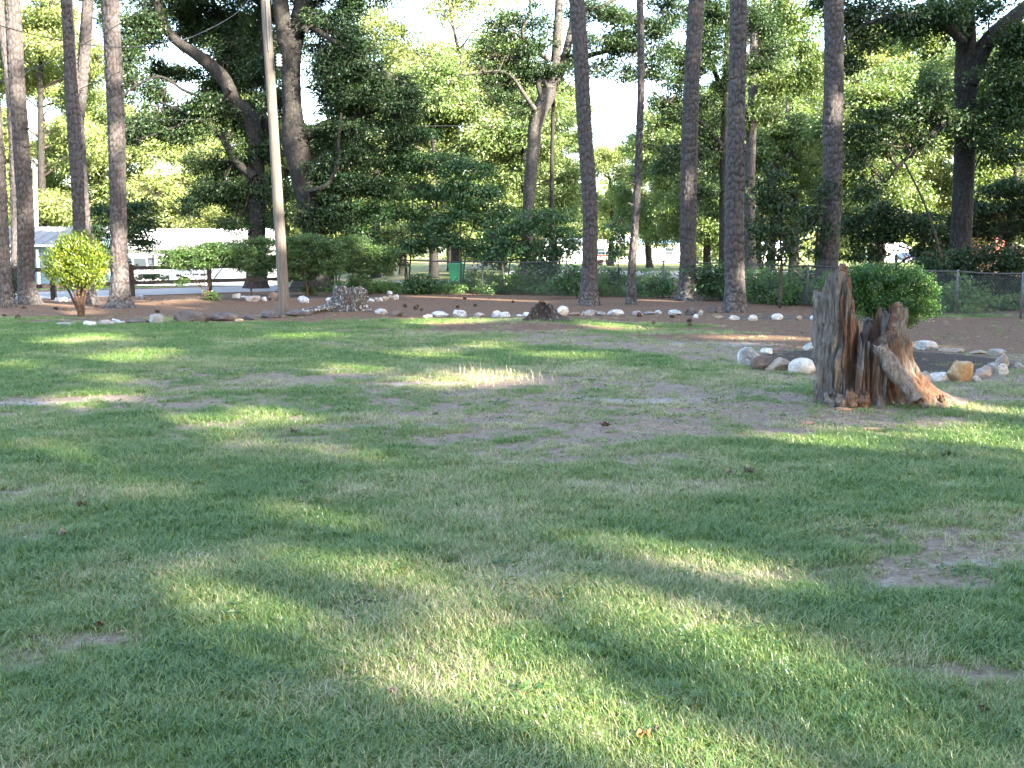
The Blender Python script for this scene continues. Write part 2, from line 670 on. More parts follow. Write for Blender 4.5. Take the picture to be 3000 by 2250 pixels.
def ell(x, y, px, py, rx, ry, soft=0.5):
    """soft mask of a patch of ground centred under the given spot, half sizes in metres"""
    c = ground_at(px, py)
    d = np.sqrt(((x - c[0]) / rx) ** 2 + ((y - c[1]) / ry) ** 2)
    return 1 - sst(1 - soft, 1 + soft, d)


def road_side(x, y):
    """signed distance to the road's axis (it runs away to the right at about 45 degrees)"""
    a, b = np.array([-13.5, 38.6]), np.array([5.0, 59.5])
    d = (b - a) / np.linalg.norm(b - a)
    n = np.array([-d[1], d[0]])
    return (x - a[0]) * n[0] + (y - a[1]) * n[1]


def masks(x, y):
    """grass, straw, mulch, sand at a point of the ground"""
    n1 = fbm(x * 0.9, y * 0.9, 0, 3, 4)
    n2 = fbm(x * 2.6, y * 2.6, 0, 8, 3)
    n3 = fbm(x * 0.3, y * 0.3, 0, 17, 3)
    nn = 0.5 * n1 + 0.3 * n2 + 0.2 * n3
    # where the mown lawn ends: a line of stones about 22 m away on the left, nearer on the right
    edge = np.interp(x, [-14, -9, -5, -2, 0, 1.0, 2.0, 3.2, 5, 8, 12], [23, 22.5, 22.3, 21.0, 19.0, 17.0, 14.8, 12.0, 10.2, 9.3, 9.0])
    g = 1 - sst(-0.9, 0.7, y - edge + (n1 - 0.5) * 4.0)
    # the worn band across the middle of the lawn
    worn = np.zeros_like(x)
    for (px, py, rx, ry, k) in ((1700, 1170, 2.6, 2.2, 0.95), (1450, 1240, 3.2, 1.8, 0.7), (1950, 1290, 1.7, 1.1, 0.9), (1550, 1105, 2.0, 1.3, 0.7),
                                (850, 1120, 3.0, 1.0, 0.75), (1050, 1180, 2.2, 1.0, 0.6), (130, 1185, 2.4, 0.8, 0.85), (700, 1090, 1.5, 0.6, 0.7),
                                (2200, 1200, 1.6, 1.2, 0.95), (1480, 1290, 1.5, 0.6, 0.8), (1760, 1330, 1.4, 0.45, 0.85), (2350, 1250, 0.9, 0.6, 0.9),
                                (2800, 1600, 0.75, 0.5, 0.85), (2650, 1680, 0.7, 0.25, 0.8), (2890, 1520, 0.5, 0.3, 0.7), (2500, 1620, 0.5, 0.14, 0.6),
                                (150, 1440, 0.9, 0.3, 0.7), (60, 1560, 0.5, 0.25, 0.5), (240, 1870, 0.35, 0.09, 0.75), (1200, 1010, 2.0, 1.2, 0.6), (60, 1930, 0.3, 0.15, 0.5),
                                (1250, 975, 2.6, 0.9, 0.85), (880, 975, 1.5, 0.8, 0.6), (1800, 1000, 2.3, 1.2, 0.9), (2850, 1150, 2.2, 0.8, 0.85), (2700, 1240, 0.8, 0.25, 0.8),
                                (2000, 1420, 0.9, 0.2, 0.5), (1250, 1960, 0.35, 0.25, 0.35), (2880, 1960, 0.3, 0.12, 0.7), (500, 1650, 0.5, 0.2, 0.25)):
        worn = np.maximum(worn, k * ell(x, y, px, py, rx, ry))
    g = g * np.clip(1 - worn * sst(0.10, 0.40, nn + 0.06), 0, 1)
    # strips of grass kept green in front of and beyond the stones
    for (px, py, rx, ry) in ((1330, 943, 2.6, 0.7), (1780, 955, 2.0, 0.7), (1950, 975, 1.6, 0.5), (560, 985, 5.0, 1.3), (2700, 925, 2.2, 0.6), (2760, 1320, 1.9, 0.55), (2300, 1310, 1.3, 0.25)):
        g = np.maximum(g, 0.85 * ell(x, y, px, py, rx, ry))
    # dark bed inside the stone ring and round the shrubs
    mulch = (1 - sst(0.75, 1.05, np.hypot((x - RING[0]) / 1.9, (y - RING[1]) / 1.7)))
    mulch = np.maximum(mulch, 0.9 * (1 - sst(0.5, 1.1, np.hypot((x - AZ[0]) / 1.9, (y - AZ[1]) / 1.0))))
    mulch = np.maximum(mulch, 0.8 * ell(x, y, 900, 868, 3.4, 1.6))
    mulch = np.maximum(mulch, 0.6 * ell(x, y, 2350, 930, 2.5, 1.2))
    mulch = np.maximum(mulch, 0.5 * ell(x, y, 240, 940, 1.0, 0.6))
    g = g * (1 - mulch)
    sand = np.zeros_like(x)
    for (px, py, rx, ry) in ((2300, 1130, 1.4, 0.35), (2080, 1010, 1.2, 0.5), (30, 1175, 1.3, 0.35), (850, 1085, 0.7, 0.3), (1100, 1130, 1.0, 0.25), (2750, 1130, 1.6, 0.3), (2760, 1650, 0.5, 0.08), (1900, 1170, 1.0, 0.3),
                             (800, 960, 1.0, 0.25), (100, 930, 2.5, 0.3), (2650, 1710, 0.35, 0.12), (2900, 1230, 0.6, 0.12), (2800, 1215, 0.4, 0.1)):
        sand = np.maximum(sand, ell(x, y, px, py, rx, ry, 0.7))
    sand = 0.75 * sand * sst(0.4, 0.6, n2 + 0.05)
    g = g * (1 - 0.8 * sand)
    straw = (1 - g) * (1 - mulch) * sst(17, 21, y + 4 * sst(1, 5, x))
    # beyond the fences: rough green verge, and lawns over the road
    rs = road_side(x, y)
    verge = sst(-9, -5, rs) * sst(27, 33, y) * sst(-7, 0, x)
    far = sst(4.2, 5.5, rs)
    g = np.maximum(g, np.maximum(0.75 * verge, 0.85 * far * sst(0.3, 0.5, n3 + 0.05)))
    straw = straw * (1 - far)
    return g, straw, mulch, sand


def mat_ground():
    t = NT('yard_soil_and_grass')
    a = t.node('ShaderNodeAttribute')
    a.attribute_name = 'cover'
    sp = t.node('ShaderNodeSeparateColor')
    t.l.new(a.outputs['Color'], sp.inputs[0])
    v = t.coord('Object')
    n_f = t.noise(v, 26, 6, 0.7)
    n_m = t.noise(v, 5, 5, 0.6)
    n_b = t.noise(v, 0.8, 4, 0.55)
    wisp = t.noise(t.coord('Object', (1, 4.0, 1)), 16, 5, 0.7)
    soil = t.ramp(n_f, [(0.25, (0.085, 0.06, 0.043)), (0.5, (0.19, 0.14, 0.105)), (0.72, (0.32, 0.255, 0.2))])
    soil = t.mix(t.mrange(n_m, 0.4, 0.65, 0, 0.5), soil, (0.15, 0.11, 0.078))
    straw = t.ramp(wisp, [(0.28, (0.055, 0.033, 0.022)), (0.5, (0.12, 0.07, 0.043)), (0.75, (0.245, 0.155, 0.098))])
    straw = t.mix(t.mrange(n_m, 0.35, 0.7, 0, 0.45), straw, (0.105, 0.07, 0.05))
    mulch = t.ramp(n_f, [(0.3, (0.028, 0.022, 0.018)), (0.55, (0.06, 0.047, 0.038)), (0.8, (0.14, 0.10, 0.075))])
    sand = t.ramp(n_f, [(0.3, (0.20, 0.175, 0.15)), (0.7, (0.36, 0.325, 0.285))])
    gr = t.ramp(n_f, [(0.25, (0.06, 0.075, 0.028)), (0.5, (0.11, 0.135, 0.045)), (0.75, (0.2, 0.2, 0.09))])
    gr = t.mix(t.mrange(n_b, 0.4, 0.7, 0, 0.4), gr, (0.14, 0.145, 0.06))
    brk = t.math('MULTIPLY', t.math('SUBTRACT', n_m, 0.5), 1.1)
    brk2 = t.math('MULTIPLY', t.math('SUBTRACT', n_f, 0.5), 1.0)
    nz = t.math('ADD', brk, brk2)
    col = t.mix(t.mrange(t.math('ADD', sp.outputs[1], nz), 0.3, 0.7), soil, straw)
    al = t.node('ShaderNodeAttribute')
    al.attribute_name = 'sand'
    col = t.mix(t.mrange(t.math('ADD', al.outputs['Fac'], nz), 0.3, 1.1), col, sand)
    col = t.mix(t.mrange(t.math('ADD', sp.outputs[2], nz), 0.3, 0.7), col, mulch)
    col = t.mix(t.mrange(t.math('ADD', sp.outputs[0], nz), 0.3, 0.75), col, gr)
    h = t.math('ADD', n_f, t.math('MULTIPLY', n_m, 2.0))
    return t.pbr(col, 0.95, t.bump(h, 0.6, 0.03), 0.1)


def axis_lines(dense0, dense1, step, far0, far1, grow=1.18):
    a = list(np.arange(dense0, dense1, step))
    s = step
    while a[-1] < far1:
        s *= grow
        a.append(a[-1] + s)
    s = step
    while a[0] > far0:
        s *= grow
        a.insert(0, a[0] - s)
    return np.array(a)


gx = axis_lines(-16, 14, 0.14, -900, 900)
gy = axis_lines(2.4, 36, 0.12, -400, 1500)
GX, GY = np.meshgrid(gx, gy)
GZ = gz(GX, GY)
gm = mesh_from('ground', np.stack([GX, GY, GZ], -1).reshape(-1, 3), grid_faces(len(gy), len(gx), False), (mat_ground(),))
mg, ms, mm, msand = masks(GX.ravel(), GY.ravel())
ca = gm.color_attributes.new('cover', 'FLOAT_COLOR', 'POINT')
ca.data.foreach_set('color', np.stack([mg, ms, mm, np.ones_like(mg)], -1).astype(np.float32).ravel())
sa = gm.attributes.new('sand', 'FLOAT', 'POINT')
sa.data.foreach_set('value', msand.astype(np.float32))
tag(link('ground', gm), kind='structure')

# road: a strip of grey asphalt beyond the rail fence
ra, rb = np.array([-13.5, 38.6]), np.array([5.0, 59.5])
rd = (rb - ra) / np.linalg.norm(rb - ra)
rn = np.array([-rd[1], rd[0]])
ts = np.linspace(-40, 220, 120)
us = np.linspace(-2.9, 2.9, 7)
RV = []
for t_ in ts:
    bend = 0.0016 * max(0, t_ - 20) ** 2
    for u_ in us:
        p = ra + rd * t_ + rn * (u_ - bend)
        RV.append((p[0], p[1], gz(p[0], p[1]) + 0.02 + 0.03 * (1 - (u_ / 2.9) ** 2)))
tr_ = NT('grey_asphalt')
va = tr_.coord('Object')
c_ = tr_.ramp(tr_.noise(va, 30, 5, 0.7), [(0.3, (0.13, 0.13, 0.135)), (0.7, (0.21, 0.21, 0.215))])
c_ = tr_.mix(tr_.mrange(tr_.noise(va, 0.6, 3), 0.4, 0.65, 0, 0.4), c_, (0.24, 0.235, 0.23))
ROAD_MAT = tr_.pbr(c_, 0.9, tr_.bump(tr_.noise(va, 60, 3), 0.3, 0.005), 0.2)
tag(link('road', mesh_from('road', RV, grid_faces(len(ts), 7, False), (ROAD_MAT,))), kind='structure')

# pale gravel drive far off in the middle
dr = []
for i, px in enumerate(np.linspace(1480, 2420, 24)):
    for py in (806, 800, 795):
        p = ground_at(px, py)
        dr.append((p[0], p[1], gz(p[0], p[1]) + 0.03))
tag(link('gravel_drive', mesh_from('gravel_drive', dr, grid_faces(24, 3, False), (mat_plain('pale_gravel', (0.42, 0.40, 0.38), 0.95, 0, 0.15, 20),))), kind='structure')

# ------------------------------------------------------------------ pines
def px_tree(name, label, cat, group, path, w, mat, dist, top=18.0, seed=1, k=44, n=250, crown=None, flare=(0.45, 0.22, 5), taper=0.35, **kw):
    """path: list of photo positions (x, y) from the base upward; w: widths in photo px; the trunk goes on up out of view"""
    b = base(*path[0])
    d = dist or b[1]
    pts, rad = [], []
    b0 = np.array([at(path[0][0], path[0][1], d)[0], d, 0.0])
    b0[2] = gz(b0[0], b0[1])
    for i, (x, y) in enumerate(path):
        p = at(x, y, d)
        if i == 0:
            p = b0 - np.array([0, 0, 0.12])
        pts.append(p)
        rad.append(w[i] * d / FPX / 2)
    root = thing(name, label, cat, b0, group)
    if top:
        p, q = pts[-1], pts[-2]
        dirn = (p - q) / np.linalg.norm(p - q)
        z = (top - p[2])
        pts.append(p + np.array([dirn[0] * z * 0.5, 0.2, z]))
        rad.append(rad[-1] * taper)
        vis = np.linalg.norm(pts[-2] - pts[0])
        # dense relief where the trunk is in view, coarse above
        trunk_part(root, pts[:-1], rad[:-1], mat, k, n, seed, flare=flare, **kw)
        trunk_part(root, pts[-2:], rad[-2:], mat, 12, 14, seed + 3, name='upper_trunk', depth=0.01)
        if crown:
            gs_ = np.random.default_rng(seed + 7)
            for _ in range(3):
                u_ = gs_.uniform(0.35, 0.95)
                C_ = spline(np.array(pts[:-1]), 60)
                q_ = C_[int(u_ * 59)]
                a_ = gs_.uniform(math.pi, 2 * math.pi)
                d_ = np.array([math.cos(a_), math.sin(a_) * 0.6, gs_.uniform(-0.1, 0.35)])
                r_ = rad[1]
                mm_ = MB()
                mm_.tube([q_ + d_ * r_ * 0.6, q_ + d_ * (r_ + 0.05), q_ + d_ * (r_ + gs_.uniform(0.07, 0.22))], [0.035, 0.026, 0.014], 7)
                mm_.part('branch_stub', mat, root, True)
            f = Foliage(seed + 50)
            g = f.g
            for i in range(crown):
                zz = g.uniform(0.62, 1.02)
                a = g.uniform(0, 2 * np.pi)
                r = g.uniform(0.5, 2.6) * (1.25 - zz)*2
                c = pts[-2] + (pts[-1] - pts[-2]) * zz + np.array([math.cos(a) * r, math.sin(a) * r, g.uniform(0, 0.8)])
                h = pts[-2] + (pts[-1] - pts[-2]) * (zz - 0.04)
                f.branch([h, (h + c) / 2 + [0, 0, 0.15], c], 0.03, 0.012, 4, 6)
                f.blob(c, (0.75, 0.75, 0.4), 0.9, 0.3, 0.05, 0.3, 10, 0.8, 0.2, 0.3, 0.5)
            f.part('crown', PINE_LEAF, TWIG, root)
    else:
        trunk_part(root, pts, rad, mat, k, n, seed, flare=flare, **kw)
    return root, pts, rad


GP = 'tall straight pines standing about the yard'
pk = dict(mat=PINE_BARK, plate=(0.11, 0.21), depth=0.03)


def pz(fn, L):
    return [fn(*q) for q in L]


px_tree('pine_tree', 'pine cut by the left edge of the photo, only its right half showing low down', 'tree', GP,
        [(14, 902), (8, 800), (-4, 560), (-22, 300), (-40, 0)], [58, 46, 44, 42, 40], dist=None, seed=11, crown=9, **pk)
px_tree('pine_tree', 'thick pine leaning slightly, between the left photo edge and the forked pine', 'tree', GP,
        [(90, 892), (78, 820), (74, 603), (60, 400), (46, 180), (36, 0)], [62, 49, 46, 45, 44, 42], dist=None, seed=12, crown=9, **pk)
px_tree('pine_tree', 'slim reddish pine half hidden close behind the thick pine', 'tree', GP,
        [(50, 866), (46, 780), (44, 603), (38, 400), (22, 200), (-4, 0)], [34, 26, 25, 25, 24, 23], dist=None, seed=13, k=30, n=160, crown=5, **pk)
root, P2, r2 = px_tree('pine_tree', 'pine whose trunk forks in two, rising behind the yellow-green clipped shrub', 'tree', GP,
                       [(258, 890), (250, 830), (236, 600), (224, 400), (211, 260), (204, 140), (195, 0)], [64, 50, 47, 46, 42, 34, 33], dist=29.6, seed=14, crown=8, **pk)
trunk_part(root, [at(228, 370, 29.75), at(238, 260, 29.85), at(246, 170, 29.9), at(258, 0, 30), at(268, -160, 30.2)], [0.16, 0.165, 0.165, 0.155, 0.14], PINE_BARK, 36, 120, 15, plate=(0.095, 0.17), depth=0.024, name='second_trunk')
px_tree('pine_tree', 'pine with a broad flared foot, lit pink low down, right of the clipped shrub', 'tree', GP,
        [(354, 902), (352, 840), (346, 603), (341, 380), (332, 180), (322, 0)], [74, 53, 47, 48, 48, 49], dist=None, seed=16, crown=9, flare=(0.7, 0.25, 5), **pk)
px_tree('pine_tree', 'thick pine leaning left at the top, right of the small brown stump', 'tree', GP,
        [(1724, 894), (1727, 800), (1728, 603), (1712, 362), (1702, 180), (1690, 0)], [60, 47, 44, 43, 44, 46], dist=None, seed=17, crown=9, **pk)
px_tree('pine_tree', 'thinnest pine of the row, slightly bowed, sunlit along one side', 'tree', GP,
        [(1850, 892), (1851, 790), (1864, 603), (1872, 420), (1878, 240), (1875, 0)], [32, 24, 22, 20, 21, 20], dist=None, seed=18, k=30, n=200, crown=5, **pk)
px_tree('pine_tree', 'stout pine with a bright sun patch mid trunk and a lit foot', 'tree', GP,
        [(2018, 882), (2016, 790), (2016, 603), (2020, 420), (2026, 240), (2040, 0)], [74, 50, 49, 48, 45, 46], dist=None, seed=19, crown=9, flare=(0.6, 0.22, 5), **pk)
px_tree('pine_tree', 'straight pine nearest the camera in the row, grey lichen on its foot', 'tree', GP,
        [(2154, 914), (2153, 800), (2151, 603), (2157, 360), (2161, 200), (2163, 0)], [66, 57, 55, 50, 50, 49], dist=None, seed=20, crown=9, **pk)
rootP8, P8, r8 = px_tree('pine_tree', 'dark pine with ivy on its trunk, behind the tall broken stump', 'tree', GP,
                         [(2414, 892), (2424, 770), (2437, 603), (2440, 360), (2443, 200), (2443, 0)], [76, 62, 56, 57, 55, 55], dist=None, seed=21, crown=9, **pk)
iv = Foliage(77)
for (x, y, rx, ry) in ((2400, 600, 40, 50), (2370, 640, 40, 60), (2420, 560, 35, 40), (2420, 680, 30, 60), (2390, 720, 30, 40)):
    iv.blob(at(x, y, P8[0][1] - 0.25), (rx * 0.0097, 0.22, ry * 0.0097), 0.8, 0.16, 0.06, 0.22, 9, 0.7, 0.3, 0.3, 0.4, droop=0.6)
iv.part('ivy', DARK_LEAF, TWIG, rootP8)


# ------------------------------------------------------------------ broadleaf trees with limbs (placed where the photo shows them)
def limb(root, P, rad, seed, mat, k=14, n=40):
    return trunk_part(root, P, rad, mat, k, n, seed, name='limb', plate=(0.06, 0.16), depth=0.012)


def crown_part(root, blobs, depth, leaf, seed, hubs, od=1.5, L=0.125, W=0.07, dz=1.6, grow=1.12, **kw):
    """blobs: (x, y, rx, ry[, depth offset]) in photo px"""
    od = od * 1.45
    f = Foliage(seed)
    hubs = np.asarray(hubs)
    for q in blobs:
        x, y, rx, ry = q[:4]
        d = depth + (q[4] if len(q) > 4 else 0.0)
        c = at(x, y, d)
        k = d / FPX
        h = hubs[np.argmin(((hubs - c) ** 2).sum(1))]
        mid = (h + c) / 2 + f.g.normal(size=3) * 0.15 + [0, 0, 0.1]
        B = f.branch([h, mid, c], 0.035, 0.012, 4, 8)
        f.blob(c, (rx * k * grow, min(dz, max(0.5, rx * k)), ry * k * grow), od, L, W, hubs=np.vstack([B[3:], c[None]]), **kw)
    return f.part('crown', leaf, TWIG, root)


# oak with the long limb reaching up to the left
dA = 41.5
rootA, PA, rA = px_tree('oak_tree', 'oak with a long heavy limb slanting up to the upper left, left of the pole', 'tree', 'big shade oaks along the fence',
                        [(752, 846), (752, 760), (752, 603), (748, 500), (745, 440), (742, 400)], [70, 54, 50, 52, 60, 58], OAK_BARK, dA, top=None, seed=31, k=36, n=150, plate=(0.07, 0.3), depth=0.02)
LA = [at(*p, dA - 0.2) for p in ((745, 430), (735, 350), (690, 300), (655, 230), (590, 170), (530, 130), (490, 90), (468, 40), (452, -30), (440, -90))]
limb(rootA, LA, [0.34, 0.33, 0.30, 0.27, 0.24, 0.2, 0.19, 0.17, 0.16, 0.14], 32, OAK_BARK, 20, 70)
LA2 = [at(*p, dA + 0.3) for p in ((748, 450), (780, 370), (790, 250), (770, 100), (760, -60))]
limb(rootA, LA2, [0.3, 0.26, 0.22, 0.17, 0.12], 33, OAK_BARK, 16, 50)
LA3 = [at(*p, dA - 0.5) for p in ((745, 520), (690, 470), (640, 390), (560, 340), (470, 300))]
limb(rootA, LA3, [0.2, 0.17, 0.13, 0.09, 0.05], 34, OAK_BARK)
LA4 = [at(*p, dA - 0.8) for p in ((672, 262), (650, 290), (620, 330), (560, 352), (480, 385), (400, 410))]
limb(rootA, LA4, [0.13, 0.1, 0.08, 0.06, 0.05, 0.03], 35, OAK_BARK)
LA5 = [at(*p, dA - 1.0) for p in ((590, 285), (540, 265), (470, 225), (400, 250), (350, 290))]
limb(rootA, LA5, [0.05, 0.06, 0.05, 0.04, 0.03], 36, OAK_BARK)
hubA = np.vstack([LA, LA2, LA3, LA4, LA5])
crown_part(rootA, [(420, 60, 80, 60), (400, 150, 60, 50), (560, 50, 90, 60, 1.8), (640, 40, 90, 55, 1.8), (620, 110, 80, 40, 1.6), (700, 120, 80, 60, 1), (690, 190, 70, 45, 1.2), (745, 210, 60, 60, .8),
                   (460, 210, 60, 30, 1.2), (390, 240, 50, 50), (520, 330, 90, 40), (430, 380, 80, 36), (380, 410, 45, 30), (640, 350, 80, 42), (560, 400, 80, 30), (700, 400, 60, 50),
                   (600, 300, 60, 35, -.8), (690, 470, 60, 36), (620, 480, 70, 40), (650, 545, 75, 45), (590, 600, 55, 35), (700, 590, 60, 50), (680, 660, 60, 25), (780, 430, 40, 60),
                   (800, 560, 50, 40), (480, 270, 50, 30), (340, 60, 40, 60), (545, 215, 45, 26, 1.4), (770, 40, 50, 60, .5), (500, -40, 160, 50), (700, -50, 120, 50), (820, 640, 40, 35), (560, -160, 120, 80), (720, -190, 130, 90), (420, -150, 110, 70), (640, -300, 130, 90), (300, -60, 90, 70), (783, 300, 80, 70, 4.5), (740, 200, 90, 70, 4.5), (800, 120, 90, 70, 5), (720, 350, 60, 50, 4), (690, 90, 80, 60, 4), (780, 410, 60, 40, 5), (640, 280, 60, 50, 3.5)],
           dA, OAK_LEAF, 310, hubA, od=1.9, gap=0.42, gs=1.1)

# big forked oak right of the pole
dB = 39.5
rootB, PB, rB = px_tree('oak_tree', 'massive forked oak with a dark trunk just right of the pole', 'tree', 'big shade oaks along the fence',
                        [(912, 848), (918, 760), (921, 690), (908, 603), (880, 480), (866, 410), (858, 330), (853, 250), (852, 150), (851, 95)],
                        [120, 86, 70, 70, 74, 78, 56, 54, 62, 84], OAK_BARK, dB, top=None, seed=41, k=44, n=190, plate=(0.075, 0.3), depth=0.022)
LB1 = [at(*p, dB - 0.1) for p in ((836, 130), (830, 70), (822, 0), (812, -120), (800, -260))]
limb(rootB, LB1, [0.30, 0.30, 0.29, 0.26, 0.2], 42, OAK_BARK, 24, 60)
LB2 = [at(*p, dB + 0.1) for p in ((866, 130), (873, 80), (886, 0), (905, -120), (930, -260))]
limb(rootB, LB2, [0.28, 0.29, 0.29, 0.26, 0.2], 43, OAK_BARK, 24, 60)
LB3 = [at(*p, dB) for p in ((895, 405), (960, 360), (1010, 350), (1080, 330), (1170, 300))]
limb(rootB, LB3, [0.22, 0.14, 0.11, 0.08, 0.05], 44, OAK_BARK)
LB4 = [at(*p, dB - 0.6) for p in ((890, 90), (910, 78), (960, 110), (1040, 160), (1130, 210))]
limb(rootB, LB4, [0.16, 0.12, 0.1, 0.07, 0.04], 45, OAK_BARK)
LB5 = [at(*p, dB - 0.8) for p in ((905, 560), (960, 540), (990, 470), (992, 400), (1000, 330))]
limb(rootB, LB5, [0.1, 0.09, 0.08, 0.07, 0.05], 46, OAK_BARK)
hubB = np.vstack([LB1, LB2, LB3, LB4, LB5])
crown_part(rootB, [(960, 60, 70, 50), (1000, 130, 80, 45), (940, 170, 60, 50), (1060, 170, 75, 45), (1010, 230, 90, 45), (1120, 230, 80, 45), (1180, 270, 60, 40), (1060, 300, 90, 45), (1150, 330, 80, 42),
                   (960, 290, 60, 50), (970, 400, 70, 45), (1060, 390, 90, 35), (1160, 400, 70, 30), (940, 480, 55, 50), (1010, 470, 70, 40), (1090, 450, 70, 35), (960, 560, 60, 35), (1060, 540, 70, 30), (800, 300, 30, 50, 1), (920, 20, 60, 40, 1), (1000, 20, 60, 35), (900, 640, 40, 40, -.6), (990, 640, 60, 40), (800, -130, 120, 80), (960, -110, 120, 70), (1080, -60, 90, 60), (860, -280, 140, 90), (1000, -260, 120, 80), (740, -380, 130, 90), (900, -420, 120, 80)],
           dB, DARK_LEAF, 410, hubB, od=2.0, gap=0.33, gs=1.0)

# twisted grey tree in the middle
dC = 42.0
rootC, PC, rC = px_tree('oak_tree', 'twisted grey-barked tree with knotted forks in the middle, behind the fence', 'tree', 'big shade oaks along the fence',
                        [(1540, 840), (1544, 760), (1546, 663), (1552, 540), (1563, 430), (1568, 370), (1585, 320), (1612, 262)],
                        [80, 40, 34, 35, 38, 40, 44, 46], GREY_BARK, dC, top=None, seed=51, k=32, n=150, plate=(0.09, 0.35), depth=0.008)
LC1 = [at(*p, dC) for p in ((1606, 275), (1625, 210), (1632, 120), (1636, 40), (1640, -80))]
limb(rootC, LC1, [0.24, 0.2, 0.19, 0.17, 0.13], 52, GREY_BARK, 18, 50)
LC2 = [at(*p, dC + 0.2) for p in ((1610, 270), (1645, 200), (1662, 140), (1672, 90), (1690, 40), (1760, 20), (1830, -20))]
limb(rootC, LC2, [0.22, 0.2, 0.17, 0.14, 0.12, 0.09, 0.07], 53, GREY_BARK, 16, 60)
LC3 = [at(*p, dC - 0.2) for p in ((1592, 300), (1578, 250), (1588, 236), (1602, 250), (1606, 285))]
limb(rootC, LC3, [0.12, 0.12, 0.12, 0.11, 0.1], 54, GREY_BARK, 14, 40)
LC4 = [at(*p, dC - 0.3) for p in ((1568, 322), (1535, 275), (1500, 225), (1460, 208), (1400, 214), (1340, 224))]
limb(rootC, LC4, [0.1, 0.08, 0.06, 0.05, 0.04, 0.025], 55, GREY_BARK, 10, 40)
LC5 = [at(*p, dC + 0.4) for p in ((1650, 195), (1720, 165), (1800, 140), (1870, 90), (1940, 70))]
limb(rootC, LC5, [0.14, 0.11, 0.09, 0.07, 0.04], 56, GREY_BARK, 12, 40)
LC6 = [at(*p, dC - 0.1) for p in ((1612, 180), (1560, 140), (1530, 100), (1550, 40), (1556, -20))]
limb(rootC, LC6, [0.1, 0.09, 0.08, 0.06, 0.04], 57, GREY_BARK, 10, 40)
hubC = np.vstack([LC1, LC2, LC4, LC5, LC6])
crown_part(rootC, [(1480, 80, 60, 35), (1560, 60, 50, 40), (1430, 140, 50, 30), (1500, 170, 70, 35), (1580, 150, 60, 40), (1420, 215, 60, 30), (1490, 240, 60, 35), (1560, 210, 50, 35), (1640, 190, 60, 40), (1440, 285, 50, 25),
                   (1760, 40, 60, 35), (1830, 60, 70, 40), (1910, 60, 60, 50), (1780, 130, 70, 40), (1860, 150, 70, 40), (1930, 150, 50, 50), (1770, 195, 50, 28), (1840, 215, 50, 22), (1930, 230, 40, 25), (1700, 130, 40, 40), (1960, 10, 70, 40), (1540, 320, 40, 25), (1690, 40, 40, 30)],
           dC, OAK_LEAF, 510, hubC, od=1.25, gap=0.45, gs=0.8)
px_tree('slender_tree', 'slim straight dark trunk close beside the twisted grey-barked tree', 'tree', None,
        [(1611, 846), (1613, 760), (1615, 603), (1618, 420), (1620, 330), (1624, 240)], [18, 14, 13, 12, 11, 10], OAK_BARK, 43.5, top=12, seed=58, k=16, n=60, plate=(0.06, 0.2), depth=0.008)

# dark oak whose limbs show between two pines
dD = 44.0
rootD, PD, rD = px_tree('oak_tree', 'dark crooked-limbed oak showing between the two right-hand pines of the row', 'tree', 'big shade oaks along the fence',
                        [(2118, 834), (2118, 740), (2118, 603), (2120, 480), (2122, 380), (2126, 240), (2130, 100)], [34, 24, 22, 22, 22, 18, 14], OAK_BARK, dD, top=13, seed=61, k=24, n=90, plate=(0.06, 0.25), depth=0.015)
LD1 = [at(*p, dD) for p in ((2112, 440), (2085, 432), (2045, 420), (2000, 440), (1965, 430))]
limb(rootD, LD1, [0.13, 0.1, 0.08, 0.06, 0.03], 62, OAK_BARK)
LD2 = [at(*p, dD - 0.3) for p in ((2114, 430), (2090, 395), (2055, 360), (2010, 330), (1960, 300), (1910, 270))]
limb(rootD, LD2, [0.14, 0.11, 0.09, 0.07, 0.05, 0.03], 63, OAK_BARK)
LD3 = [at(*p, dD + 0.3) for p in ((2122, 300), (2090, 200), (2060, 150), (2040, 90))]
limb(rootD, LD3, [0.12, 0.1, 0.07, 0.05], 64, OAK_BARK)
crown_part(rootD, [(1950, 300, 50, 35), (2000, 340, 60, 40), (2060, 290, 60, 50), (1970, 440, 55, 35), (2040, 470, 60, 45), (2080, 380, 40, 40), (2050, 200, 60, 50), (1990, 240, 50, 35), (2090, 120, 60, 60), (2040, 60, 60, 50), (1960, 500, 45, 30), (2060, 560, 45, 35), (2130, 200, 50, 60), (2230, 150, 60, 60, .5), (2220, 60, 60, 60, .5), (1990, 160, 50, 40), (2100, 20, 70, 50)],
           dD, OAK_LEAF, 610, np.vstack([LD1, LD2, LD3, PD]), od=1.4, gap=0.45, gs=0.9)

